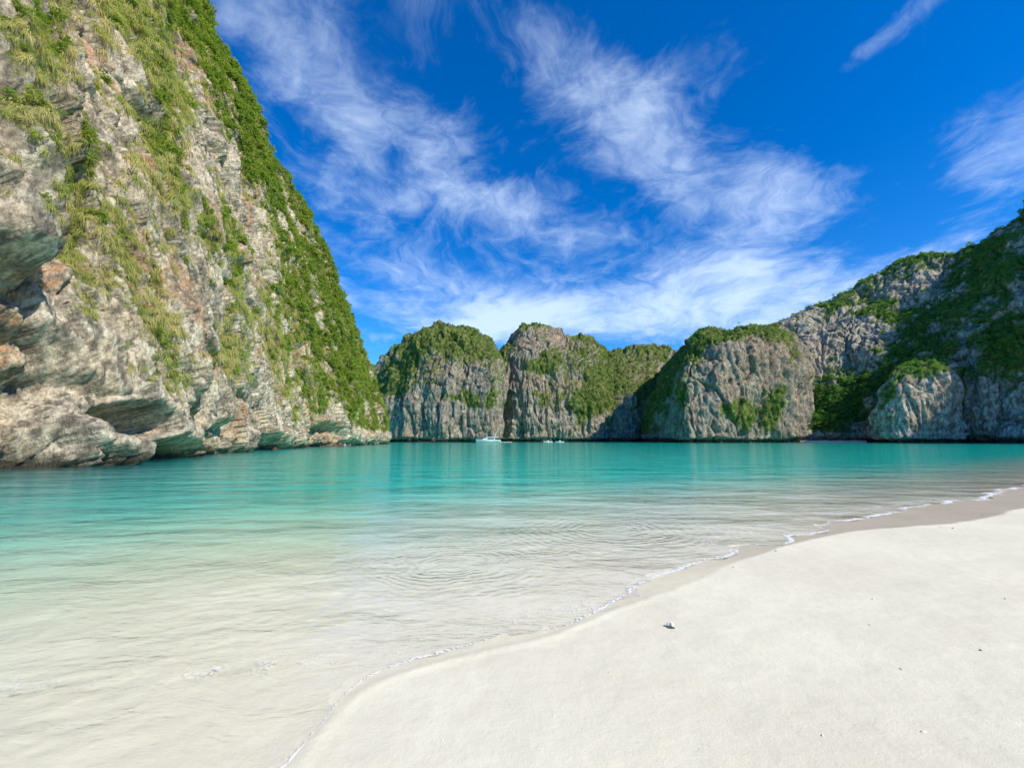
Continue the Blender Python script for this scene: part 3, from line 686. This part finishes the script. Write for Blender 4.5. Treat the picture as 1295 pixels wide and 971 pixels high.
for i in range(5):       # grass tufts that arch out along +X and hang down
    V, F = [], []
    for j in range(46):
        az = rng.normal(0, .75); L = rng.uniform(.55, 1.15); r0 = rng.normal(0, .16, 3); w_ = rng.uniform(.014, .03)
        lift = rng.uniform(.05, .55); side = np.array((-math.sin(az), math.cos(az), 0)) * w_
        pts = []
        for t in (0, .35, .7, 1.0):
            pts.append(r0 + np.array((math.cos(az) * L * .75 * (t ** .8), math.sin(az) * L * .75 * (t ** .8), L * (lift * 2.2 * t - 1.55 * t * t))))
        b = len(V)
        for t, p_ in zip((1, .95, .65, .1), pts): V += [p_ - side * t, p_ + side * t]
        for q in range(3): F.append((b + 2 * q, b + 2 * q + 1, b + 2 * q + 3, b + 2 * q + 2))
    PROTO['grass'].append(bpy.data.objects.new('grass_shape', mesh_np('grass_shape', np.array(V), np.array(F), M_GRASS, smooth=False)))
def tree_meshes(i, rng):
    """unit tree, about one high: lumpy crown of leaf sprays and a forked trunk"""
    wd = rng.uniform(.28, .38)
    cl = []
    for _ in range(15):
        a = rng.uniform(0, 2 * math.pi); r = wd * math.sqrt(rng.uniform(0, 1)); z = .62 + .26 * (1 - (r / wd) ** 2) * rng.uniform(.5, 1.1) + rng.normal(0, .04) - .30 * rng.uniform(0, 1) * (r / wd)
        cl.append((r * math.cos(a), r * math.sin(a), z, rng.uniform(.10, .17)))
    C, O = crown_points(cl, 26, rng); V, F = leaf_quads(C, O, 0.052, rng, 1.0)
    crown = mesh_np('crown', V, F, M_TREE, smooth=False)
    mb = MB(); mb.tube([(0, 0, -.12), (.01, 0, .2), (rng.normal(0, .03), rng.normal(0, .03), .52)], [.03, .022, .014], 6)
    for c in cl[:7]: mb.tube([(0.01, 0, rng.uniform(.25, .45)), (c[0] * .5, c[1] * .5, c[2] * .8), (c[0], c[1], c[2])], [.012, .008, .004], 4)
    o = mb.build('trunk', M_BARK); tm = o.data; bpy.data.objects.remove(o)
    return crown, tm, cl
TREES = [tree_meshes(i, rng) for i in range(6)]
for crown, tm, cl in TREES[:]:
    PROTO['tree'].append(bpy.data.objects.new('tree_shape', crown))
PROTO['bush'] += [bpy.data.objects.new('tree_shape', t[0]) for t in TREES[:2]]
def proto_collection(name, objs):
    c = bpy.data.collections.new(name)
    for o in objs: c.objects.link(o)
    return c
PCOL = {kname: proto_collection(kname + '_shapes', v) for kname, v in PROTO.items()}
def scatter(P, N, W, n, rng, front=True):
    """n points on a grid surface, chosen by weight times area"""
    Pc = P[:-1, :-1]; e1 = P[1:, :-1] - Pc; e2 = P[:-1, 1:] - Pc
    A = np.linalg.norm(np.cross(e1, e2), axis=-1); w_ = (A * np.clip(W[:-1, :-1], 0, None)).ravel(); w_ = w_ / w_.sum()
    i = rng.choice(len(w_), n, p=w_); r1, r2 = rng.uniform(0, 1, (2, n, 1))
    pts = Pc.reshape(-1, 3)[i] + e1.reshape(-1, 3)[i] * r1 + e2.reshape(-1, 3)[i] * r2
    return pts, N[:-1, :-1].reshape(-1, 3)[i]
def in_view(p, margin=60):
    u, v = project(p); return (u > -margin) & (u < 1295 + margin) & (v > -margin) & (v < 971) & (p[:, 1] > 1)
def make_stuff(name, pts, rot, scl, col, label, cat, rng):
    me = bpy.data.meshes.new(name); me.vertices.add(len(pts)); me.vertices.foreach_set('co', np.ascontiguousarray(pts, dtype=np.float32).ravel())
    for an, arr, ty in (('rot', rot, 'FLOAT_VECTOR'), ('scl', scl, 'FLOAT_VECTOR')):
        at = me.attributes.new(an, ty, 'POINT'); at.data.foreach_set('vector', np.ascontiguousarray(arr, dtype=np.float32).ravel())
    at = me.attributes.new('pick', 'INT', 'POINT'); at.data.foreach_set('value', rng.integers(0, 60, len(pts)).astype(np.int32))
    o = bpy.data.objects.new(name, me); put(o, label, cat, 'stuff')
    g = bpy.data.node_groups.new(name + '_growth', 'GeometryNodeTree')
    g.interface.new_socket('Geometry', in_out='INPUT', socket_type='NodeSocketGeometry'); g.interface.new_socket('Geometry', in_out='OUTPUT', socket_type='NodeSocketGeometry')
    gi, go = nn(g, 'NodeGroupInput'), nn(g, 'NodeGroupOutput'); ip = nn(g, 'GeometryNodeInstanceOnPoints'); ci = nn(g, 'GeometryNodeCollectionInfo')
    ci.inputs['Collection'].default_value = col; ci.inputs['Separate Children'].default_value = True; ci.inputs['Reset Children'].default_value = True
    def attr(nm, ty): 
        a_ = nn(g, 'GeometryNodeInputNamedAttribute', data_type=ty); a_.inputs[0].default_value = nm; return a_.outputs[0]
    g.links.new(gi.outputs[0], ip.inputs['Points']); g.links.new(ci.outputs[0], ip.inputs['Instance']); ip.inputs['Pick Instance'].default_value = True
    g.links.new(attr('pick', 'INT'), ip.inputs['Instance Index']); g.links.new(attr('rot', 'FLOAT_VECTOR'), ip.inputs['Rotation']); g.links.new(attr('scl', 'FLOAT_VECTOR'), ip.inputs['Scale'])
    g.links.new(ip.outputs[0], go.inputs[0])
    md = o.modifiers.new('growth', 'NODES'); md.node_group = g
    return o
def rand_rot(n, tilt): return np.c_[rng.normal(0, tilt, n), rng.normal(0, tilt, n), rng.uniform(0, 6.283, n)]

# lush woody growth on the left cliff: strongest towards the far skyline
u_, v_ = project(LP)
lush = blobs_px(LP, VEG_LEFT[2:8] + [VEG_LEFT[9], (100, 190, 26, 60, -10, .9), (15, 520, 20, 12, 0, .9), (215, 190, 20, 110, -22, .6), (200, 430, 14, 30, 0, .5), (30, 20, 30, 20, 0, .7)])
Wsh = sstep(LV, 0.42, 0.75) * (0.10 + lush)
pts, nr = scatter(LP, LN, Wsh, 15000, rng); keep = in_view(pts); pts, nr = pts[keep], nr[keep]
dist = np.linalg.norm(pts, axis=1)
sc = rng.uniform(.5, 1.15, len(pts)) * np.clip(dist / 75, .55, 1.5)
pts = pts + nr * 0.15
make_stuff('cliff_shrubs', pts, rand_rot(len(pts), .35), np.repeat(sc[:, None], 3, 1) * rng.uniform(.8, 1.2, (len(pts), 3)), PCOL['shrub'], 'dense green shrubs clinging to the tall sunlit cliff', 'shrubs', rng)
Wg = sstep(LV, 0.30, 0.62) * np.clip(1.05 - lush * .8, .15, 1)
pts, nr = scatter(LP, LN, Wg, 80000, rng); keep = in_view(pts); pts, nr = pts[keep], nr[keep]
dist = np.linalg.norm(pts, axis=1)
sc = rng.uniform(.35, .95, len(pts)) * np.clip(dist / 60, .5, 1.25)
rot = np.c_[rng.normal(0, .15, len(pts)), rng.normal(0, .25, len(pts)), np.arctan2(nr[:, 1], nr[:, 0]) + rng.normal(0, .4, len(pts))]
make_stuff('hanging_grass', pts, rot, np.repeat(sc[:, None], 3, 1), PCOL['grass'], 'pale yellow green grass hanging from the ledges of the tall cliff', 'grass', rng)

# woods on the far cliffs and the hill
FPTS, FSC = [], []
for key, n, s0, s1 in (('a', 5200, 1.0, 3.0), ('b', 5200, 1.0, 3.0), ('c', 1400, 1.0, 2.8), ('d', 5400, 1.1, 3.6), ('e', 7500, 2.0, 6.5), ('f', 420, 1.4, 3.4)):
    W = sstep(FV[key], 0.40, 0.80)
    pts, nr = scatter(FP[key], FN[key], W, n, rng); keep = in_view(pts, 40) & (nr[:, 2] > -0.2); pts, nr = pts[keep], nr[keep]
    FPTS.append(np.c_[pts, nr]); FSC.append(rng.uniform(s0, s1, len(pts)) * np.interp(pts[:, 2], [20, 90], [1.0, .62]))
hill_i = 4
hp, hs = FPTS[hill_i], FSC[hill_i]
hu, hv = project(hp[:, :3])
cand = (hu > 1005) & (hu < 1300) & (hv < 552) & ((hp[:, 3:] * (np.array([0, 0, CAM_H]) - hp[:, :3])).sum(1) > 0)
size = hs / np.linalg.norm(hp[:, :3], axis=1); size = np.where(cand, size, -1)
big = np.argsort(-size)[:180]
def individual_tree(kind, loc, h, rz, label, group):
    t = bpy.data.objects.new('jungle_tree', None); t.location = loc; t.rotation_euler = (0, 0, rz); t.scale = (h, h, h); t.empty_display_size = .1
    put(t, label, 'tree', None, group)
    crown, tm, cl = TREES[kind]
    for nm, md in (('trunk', tm), ('crown', crown)):
        o = bpy.data.objects.new(nm, md); COL.objects.link(o); o.parent = t
    return t
for i in big:
    x, y, z = hp[i, :3]; u, v = hu[i], hv[i]
    if u < 1115 and v > 440: lb, gp = 'dark green jungle tree on the slope directly above the tiny beach', 'trees above the tiny beach'
    elif u > 1205 and v > 330: lb, gp = 'broad green tree rooted on the bluish rock walls beyond the rock buttress', 'trees on the rock walls beyond the buttress'
    elif v > 390: lb, gp = 'green tree on the shaded hillside above and behind the rock buttress', 'trees above the buttress'
    else: lb, gp = 'small tree on the upper hillside close under the ridge of the jungle hill', 'trees under the hill ridge'
    individual_tree(int(rng.integers(0, 6)), (x, y, z - hs[i] * .25), hs[i] * 1.35, rng.uniform(0, 6.28), lb, gp)
rest = np.ones(len(hp), bool); rest[big] = False
FPTS[hill_i], FSC[hill_i] = hp[rest], hs[rest]
crest = LP[:, int(620 * .88) - 3]; cu, cv = project(crest)
ok = np.where((cu > 225) & (cu < 480) & (cv > -20))[0]
for i in rng.choice(ok, 46, replace=False):
    x, y, z = crest[i]; hgt = rng.uniform(2.0, 4.6) * np.clip(y / 110, .7, 1.2)
    individual_tree(int(rng.integers(0, 6)), (x - .4, y, z - hgt * .28), hgt, rng.uniform(0, 6.28), 'small tree standing against the sky on the crest of the tall sunlit cliff', 'trees on the cliff crest').name = 'crest_tree'
names = [('dome_woods', 'green scrub and small trees covering the rounded limestone dome'), ('massif_woods', 'green scrub on the ledges of the broad grey massif'), ('saddle_woods', 'scrub along the top of the pale saddle wall'),
         ('spur_woods', 'dark green trees on the shaded flank of the limestone spur'), ('hill_woods', 'unbroken jungle mass covering the long shaded hill'), ('buttress_scrub', 'small trees crowning the bluish rock buttress')]
for (nm, lb), q, s_ in zip(names, FPTS, FSC):
    pts = q[:, :3].copy(); pts[:, 2] -= s_ * .42
    make_stuff(nm, pts, rand_rot(len(pts), .12), np.repeat(s_[:, None], 3, 1) * rng.uniform(.85, 1.25, (len(pts), 3)), PCOL['bush'], lb, 'woods', rng)

# ------------------------------------------------------------------ foam along the swash
m, nt, k, out = new_mat('foam')
pos = nn(nt, 'ShaderNodeNewGeometry').outputs['Position']
av = nn(nt, 'ShaderNodeAttribute', attribute_name='foam')
lace = k.math('SUBTRACT', 1.0, k.ramp(k.voronoi(k.vmath('ADD', pos, k.vmath('SCALE', k.noisecol(pos, 9.0, 2), scale=.06)), 17.0, 'DISTANCE_TO_EDGE'), 0.0, 0.28))
nz = k.noise(pos, 5.0, 6, 0.7)
cov = k.ramp(k.math('ADD', av.outputs['Fac'], k.math('ADD', k.math('MULTIPLY', k.math('SUBTRACT', nz, 0.5), 1.3), k.math('MULTIPLY', k.math('SUBTRACT', lace, 0.5), 0.45))), 0.35, 0.85)
tr = nn(nt, 'ShaderNodeBsdfTransparent')
mx = nn(nt, 'ShaderNodeMixShader'); k.link(cov, mx.inputs[0]); k.link(tr.outputs[0], mx.inputs[1])
k.link(principled(nt, k, (0.84, 0.83, 0.79), 0.6, bump(nt, k, nz, 0.4, 0.01), 0.3), mx.inputs[2]); k.link(mx.outputs[0], out.inputs[0])
M_FOAM = m
def resample(L, step):
    seg = np.r_[0, np.cumsum(np.linalg.norm(np.diff(L, axis=0), axis=1))]; s = [0.0]
    while s[-1] < seg[-1]:
        p_ = np.array([np.interp(s[-1], seg, L[:, 0]), np.interp(s[-1], seg, L[:, 1])]); s.append(s[-1] + max(step, step * np.linalg.norm(p_) / 4))
    return np.stack([np.interp(s, seg, L[:, 0]), np.interp(s, seg, L[:, 1])], 1)
def zwater(x, y):
    P_ = np.stack([x, y, 0 * x], -1)
    return fbm(P_ * (0.55, 1.2, 1), 3, 21) * 0.02 * sstep(-sdist(x, y, shore), 0.5, 6) + fbm(P_ * (1.1, 2.2, 1), 2, 23) * 0.007
def zbed(x, y):
    i = np.clip(np.searchsorted(gx, x) - 1, 0, len(gx) - 2); j = np.clip(np.searchsorted(gy, y) - 1, 0, len(gy) - 2)
    fx = (x - gx[i]) / (gx[i + 1] - gx[i]); fy = (y - gy[j]) / (gy[j + 1] - gy[j])
    return ZB[i, j] * (1 - fx) * (1 - fy) + ZB[i + 1, j] * fx * (1 - fy) + ZB[i, j + 1] * (1 - fx) * fy + ZB[i + 1, j + 1] * fx * fy
def foam_ribbon(name, line, w_land, w_sea, strength, seed, label, lift=0.003, hump=0.004, wgrow=5.0):
    L = resample(line, 0.03); t = np.gradient(L, axis=0); t /= np.linalg.norm(t, axis=1, keepdims=True); nrm = np.stack([t[:, 1], -t[:, 0]], 1)   # to land
    r = np.linalg.norm(L, axis=1); g = np.clip(r / wgrow, .6, 4)
    wv = 1 + 0.9 * fbm(np.c_[L * 1.1, 0 * r], 3, seed); jit = fbm(np.c_[L * 1.6, 0 * r], 3, seed + 1) * 0.10 * g
    S = np.linspace(-1, 1, 15)
    off = np.where(S[None, :] < 0, S[None, :] * w_sea, S[None, :] * w_land) * (wv * g)[:, None] + jit[:, None]
    X = L[:, None, 0] + nrm[:, None, 0] * off; Y = L[:, None, 1] + nrm[:, None, 1] * off
    Z = np.maximum(zwater(X.ravel(), Y.ravel()), zbed(X.ravel(), Y.ravel())).reshape(X.shape)
    prof = np.exp(-(np.where(S < 0, S * 1.9, S * 1.9)) ** 2)
    prof = np.where(S > 0, np.clip(1 - S ** 3, 0, 1), np.exp(-(S * 2.0) ** 2))
    Z = Z + lift + hump * prof[None, :]
    strength = strength * np.interp(r, [3, 7, 12], [.72, .9, 1.05])[:, None] if seed == 71 else strength
    A = (prof[None, :] * strength) * (0.75 + 0.9 * fbm(np.c_[L * .8, 0 * r], 2, seed + 2))[:, None] + 0 * X
    o = bpy.data.objects.new(name, mesh_np(name, np.stack([X, Y, Z], -1).reshape(-1, 3), grid_faces(*X.shape)[:, ::-1], M_FOAM, {'foam': A}))
    put(o, label, 'foam', 'stuff')
sl = shore[(shore[:, 1] > 1.6) & (shore[:, 1] < 60)]
foam_ribbon('swash_foam', sl, 0.012, 0.10, 0.95, 71, 'thin white foam edge where the water runs out on the sand')
px_line = lambda pl: chaikin(np.array([at_z(a, b)[:2] for a, b in pl]), 2)
foam_ribbon('wavelet_foam', px_line([(-60, 872), (60, 864), (180, 856), (290, 846), (400, 842), (470, 828), (540, 812), (610, 795), (680, 782), (745, 762), (805, 738), (850, 716)]), 0.16, 0.50, 0.30, 81, 'soft broken foam of a low wavelet rolling over the shallows')
foam_ribbon('far_wavelet_foam', px_line([(880, 690), (950, 668), (1020, 655), (1090, 645), (1160, 634), (1230, 628)]), 0.10, 0.30, 0.42, 91, 'faint foam line of the next wavelet off the wet sand')

# ------------------------------------------------------------------ the tiny beach under the jungle
L = np.linspace(1012, 1096, 40)
rows = []
for q, (dy, z) in enumerate(((0, -.5), (4, .35), (10, 1.0), (18, 1.6))):
    rows.append([(*(at_y(x, 556, 277 - (x - 1000) * .16 + dy + 1.2 * math.sin(x * .31 + q))[:2]), z + .12 * math.sin(x * .7 + q * 2)) for x in L])
V = np.array(rows).reshape(-1, 3)
put(bpy.data.objects.new('cove_beach', mesh_np('cove_beach', V, grid_faces(4, 40)[:, ::-1], M_SAND, {'wet': np.zeros(160), 'under': np.zeros(160)})), 'narrow pale sand strip at the foot of the jungle hill', 'beach', 'structure')

# ------------------------------------------------------------------ boats
M_GEL = simple_mat('white_gelcoat', (0.80, 0.80, 0.78), 0.25, 0.5, 0.03)
M_TINT = simple_mat('tinted_window', (0.02, 0.025, 0.03), 0.08, 0.6, 0.1)
M_WOOD = simple_mat('dark_boat_wood', (0.10, 0.06, 0.035), 0.6, 0.3, 0.3, 2.0)
M_CANVAS = simple_mat('blue_canvas', (0.05, 0.08, 0.16), 0.9, 0.1, 0.15)
M_STEEL = simple_mat('steel', (0.55, 0.55, 0.55), 0.3, 0.5, 0.1, metallic=1.0)
M_ENGINE = simple_mat('engine_black', (0.03, 0.03, 0.035), 0.4, 0.4, 0.1)
def hull_mesh(length, beam, free, rake=.12, sheer=.25, stern=.9, n=13):
    """hull lofted along +X (bow), keel under water"""
    mb = MB(); rings = []
    for i in range(n):
        t = i / (n - 1); x = -length / 2 + length * t
        wv = beam / 2 * (stern + (1 - stern) * min(1, t * 3)) * (1 - max(0, (t - .45) / .55) ** 2.2) + .03
        zt = free * (1 + sheer * max(0, t - .3) ** 1.5 * 2.4); kb = -.45 + .5 * max(0, t - .75) * 1.5
        xo = rake * length * max(0, t - .6) * .8
        rings.append([(x + xo, -wv, zt), (x + xo * .7, -wv * .94, zt * .35), (x, -wv * .62, kb * .55), (x, 0, kb), (x, wv * .62, kb * .55), (x + xo * .7, wv * .94, zt * .35), (x + xo, wv, zt), (x + xo, wv * .8, zt - .06), (x + xo, -wv * .8, zt - .06)])
    return mb.loft(rings)
def boat_root(name, px, Y, rz, label):
    p = at_y(px, 556, Y)
    e = bpy.data.objects.new(name, None); e.location = (p[0], p[1], 0); e.rotation_euler = (0, 0, rz); e.empty_display_size = .2
    return put(e, label, 'boat')
b = boat_root('cabin_boat', 618, 268, R(178), 'white cabin boat with tinted windows and a mast moored under the dome cliff')
b.scale = (1.1, 1.1, 1.2)
h = hull_mesh(13.2, 4.2, 1.35).build('hull', M_GEL, b, False)
MB().box(-6.4, 5.4, -2.02, 2.02, .55, .68).build('rub_rail', M_CANVAS, h)
c = MB().loft([[(-3.6, -1.6, 1.2), (-3.6, 1.6, 1.2), (-3.3, 1.45, 2.5), (-3.3, -1.45, 2.5)], [(1.2, -1.55, 1.2), (1.2, 1.55, 1.2), (.6, 1.4, 2.55), (.6, -1.4, 2.55)], [(4.2, -1.0, 1.25), (4.2, 1.0, 1.25), (1.9, 1.1, 2.45), (1.9, -1.1, 2.45)]]).build('cabin', M_GEL, b)
for sy in (-1, 1):
    for x0, x1 in ((-3.0, -1.4), (-1.25, .45)):
        MB().loft([[(x0, sy * 1.50, 1.65), (x1, sy * 1.50, 1.65), (x1 - .05, sy * 1.46, 2.3), (x0, sy * 1.46, 2.3)], [(x0, sy * 1.62, 1.65), (x1, sy * 1.62, 1.65), (x1 - .05, sy * 1.55, 2.3), (x0, sy * 1.55, 2.3)]]).build('window', M_TINT, c)
MB().loft([[(2.35, -1.0, 2.25), (2.35, 1.0, 2.25), (3.6, .95, 1.6), (3.6, -.95, 1.6)], [(2.45, -1.0, 2.32), (2.45, 1.0, 2.32), (3.7, .95, 1.66), (3.7, -.95, 1.66)]]).build('windscreen', M_TINT, c)
r = MB().box(-4.6, 1.6, -1.6, 1.6, 2.62, 2.78, .1, .1).build('roof', M_GEL, b)
MB().tube([(-3.4, 0, 2.78), (-3.6, 0, 4.9)], [.10, .05]).build('mast', M_GEL, r)
MB().box(-3.9, -3.1, -.9, .9, 3.5, 3.62).build('radar_arch', M_GEL, r)
for sy in (-1.4, 1.4): MB().tube([(-4.4, sy, 1.2), (-4.4, sy, 2.64)], .05).build('post', M_STEEL, b)
for sy in (-1, 1):
    MB().tube([(-6.2, sy * 1.85, 1.9), (-4.6, sy * 1.9, 1.9), (2, sy * 1.75, 1.95), (5.2, sy * .9, 2.2), (6.6, 0, 2.35)], .03, 5).build('rail', M_STEEL, b)
def longtail(px, Y, rz, label, canopy):
    b = boat_root('longtail_boat', px, Y, rz, label)
    mb = MB(); rings = []
    for i in range(15):
        t = i / 14; x = -5 + 10 * t; wv = .85 * math.sin(math.pi * min(1, .18 + t * .82)) ** .6 + .03; zt = .55 + 1.9 * max(0, t - .62) ** 2 * 6.0 + .25 * max(0, .2 - t); kb = -.3 + 3.2 * max(0, t - .7) ** 1.5
        rings.append([(x, -wv, zt), (x, -wv * .75, zt * .3 + kb * .4), (x, 0, kb), (x, wv * .75, zt * .3 + kb * .4), (x, wv, zt), (x, wv * .85, zt - .1), (x, -wv * .85, zt - .1)])
    mb.loft(rings).build('hull', M_WOOD, b)
    if canopy:
        for x in (-2.5, 1.5):
            for y in (-.7, .7): MB().tube([(x, y, .5), (x, y, 1.95)], .04, 5).build('post', M_WOOD, b)
        MB().loft([[(x, -.95, 1.9), (x, -.5, 2.1), (x, 0, 2.16), (x, .5, 2.1), (x, .95, 1.9), (x, 0, 2.08)] for x in (-3.0, 0, 2.1)]).build('canopy', M_CANVAS, b)
    e = MB().box(-4.9, -4.1, -.3, .3, .75, 1.25, .06, .06).build('engine', M_ENGINE, b)
    MB().tube([(-4.8, 0, .95), (-7.6, 0, -.15)], .035, 5).build('propeller_shaft', M_STEEL, e)
longtail(540, 278, R(8), 'dark low longtail boat lying close under the foot of the dome cliff', False)
longtail(556, 276, R(172), 'longtail boat with a blue canopy beside the dome cliff', True)
def speedboat(px, Y, rz, label, top):
    b = boat_root('speedboat', px, Y, rz, label)
    hull_mesh(5.6, 2.0, .62).build('hull', M_GEL, b)
    MB().box(-.6, .3, -.4, .4, .5, 1.3, .08, .05).build('console', M_GEL, b)
    MB().box(.1, .16, -.38, .38, 1.3, 1.62).build('windscreen', M_TINT, b)
    e = MB().box(-3.15, -2.7, -.22, .22, .25, 1.2, .05, .04).build('outboard_engine', M_ENGINE, b)
    MB().box(-1.9, -1.2, -.75, .75, .5, .85).build('bench', M_CANVAS, b)
    if top:
        for x in (-1.4, .9):
            for y in (-.8, .8): MB().tube([(x, y, .55), (x, y, 2.05)], .03, 5).build('post', M_STEEL, b)
        MB().box(-1.7, 1.2, -.95, .95, 2.05, 2.13, .05, .05).build('canopy', M_CANVAS, b)
speedboat(693, 285, R(185), 'small speedboat with a dark canopy in front of the massif', True)
speedboat(708, 282, R(172), 'small open white speedboat next to the canopied one', False)
d = boat_root('floating_pontoon', 639, 290, 0, 'low pale floating pontoon behind the white cabin boat'); d['category'] = 'pontoon'
MB().box(-4.5, 4.5, -.9, .9, .12, .34, .03, .03).build('deck', M_GEL, d)
for x in (-3.4, -1.1, 1.1, 3.4): MB().tube([(x, -.95, .02), (x, .95, .02)], .2, 8).build('float', M_CANVAS, d)

# ------------------------------------------------------------------ coral, shells and pebbles on the sand
M_CORAL = simple_mat('bleached_coral', (0.78, 0.75, 0.68), 0.85, 0.2, 0.15, 40.0)
M_PEB = simple_mat('grey_pebble', (0.22, 0.20, 0.18), 0.8, 0.2, 0.35, 30.0)
M_SHELL = simple_mat('shell', (0.62, 0.52, 0.42), 0.5, 0.4, 0.25, 60.0)
def lump(name, r, seed, mat, squash=(1, 1, .6), rough=.35, n=10):
    V, F = [], []
    for i in range(n + 1):
        for j in range(2 * n):
            th = math.pi * i / n; ph = math.pi * j / n; V.append((math.sin(th) * math.cos(ph), math.sin(th) * math.sin(ph), math.cos(th)))
    V = np.array(V); V = V * (1 + rough * fbm(V * 1.6 + seed * 3.1, 3, seed))[:, None] * np.array(squash) * r
    for i in range(n):
        for j in range(2 * n): F.append((i * 2 * n + j, (i + 1) * 2 * n + j, (i + 1) * 2 * n + (j + 1) % (2 * n), i * 2 * n + (j + 1) % (2 * n)))
    return bpy.data.objects.new(name, mesh_np(name, V, np.array(F), mat))
def ground(px, py, dz=0.0):
    p = at_z(px, py, 0.1)
    for _ in range(4):
        z = float(zbed(np.array([p[0]]), np.array([p[1]]))[0]); p = at_z(px, py, z)
    return (p[0], p[1], p[2] + dz)
# a broken clam: two bleached valves hinged open on the sand
e = bpy.data.objects.new('clam_shell', None); e.location = ground(850, 793); e.rotation_euler = (0, 0, R(20)); e.empty_display_size = .05
put(e, 'bleached white clam shell lying open on the dry sand', 'shell')
for sgn, tilt in ((1, R(26)), (-1, R(4))):
    V, F = [], []; nr, na = 8, 21
    for q in range(2):
        for i in range(nr):
            for j in range(na):
                t = i / (nr - 1); a = R(-72) + R(144) * j / (na - 1); rr =   .062 * t * (1 + .05 * math.cos(a * 14)) * (1 - .12 * (a / 1.25) ** 2)
                hgt = .030 * math.sin(math.pi * min(1, t * .85 + .05)) + .003 * math.cos(a * 14) * t - .004 * q
                V.append((rr * math.cos(a), rr * math.sin(a), hgt))
    gf = grid_faces(nr, na); F = np.vstack([gf, gf[:, ::-1] + nr * na])
    rim = [((nr - 1) * na + j, (nr - 1) * na + j + 1, 2 * nr * na - na + j + 1, 2 * nr * na - na + j) for j in range(na - 1)]
    o = bpy.data.objects.new('valve', mesh_np('valve', np.array(V), np.vstack([F, np.array(rim)]), M_CORAL))
    COL.objects.link(o); o.parent = e; o.rotation_euler = (0, -tilt, 0) if sgn > 0 else (0, 0, R(12)); o.location = (-.03, 0, .004)
random.seed(4)
DARK = [(1240, 822, .016), (1271, 757, .015), (927, 717, .014), (1242, 652, .02), (1205, 668, .03), (981, 697, .02)]
for i, (px, py, r) in enumerate(DARK):
    r *= .6
    o = lump('pebble', r, i + 1, M_PEB, (1.2, .9, .6)); o.location = ground(px, py, r * .25); o.rotation_euler = (0, 0, random.uniform(0, 6)); put(o, 'small dark grey pebble lying on the pale sand', 'pebble', None, 'dark pebbles on the sand')
PALE = [(1104, 758, .02), (1140, 846, .018), (1100, 790, .016), (1040, 930, .014), (1168, 925, .02), (1120, 652, .035), (1190, 667, .03), (1130, 668, .03), (560, 935, .01), (700, 905, .012), (770, 850, .012)]
for i, (px, py, r) in enumerate(PALE):
    r *= .55
    o = lump('coral_fragment', r, i + 20, M_CORAL, (1.4, .7, .55), .6); o.location = ground(px, py, r * .2); o.rotation_euler = (0, 0, random.uniform(0, 6)); put(o, 'chip of bleached white coral lying on the sand', 'coral', None, 'coral chips on the sand')
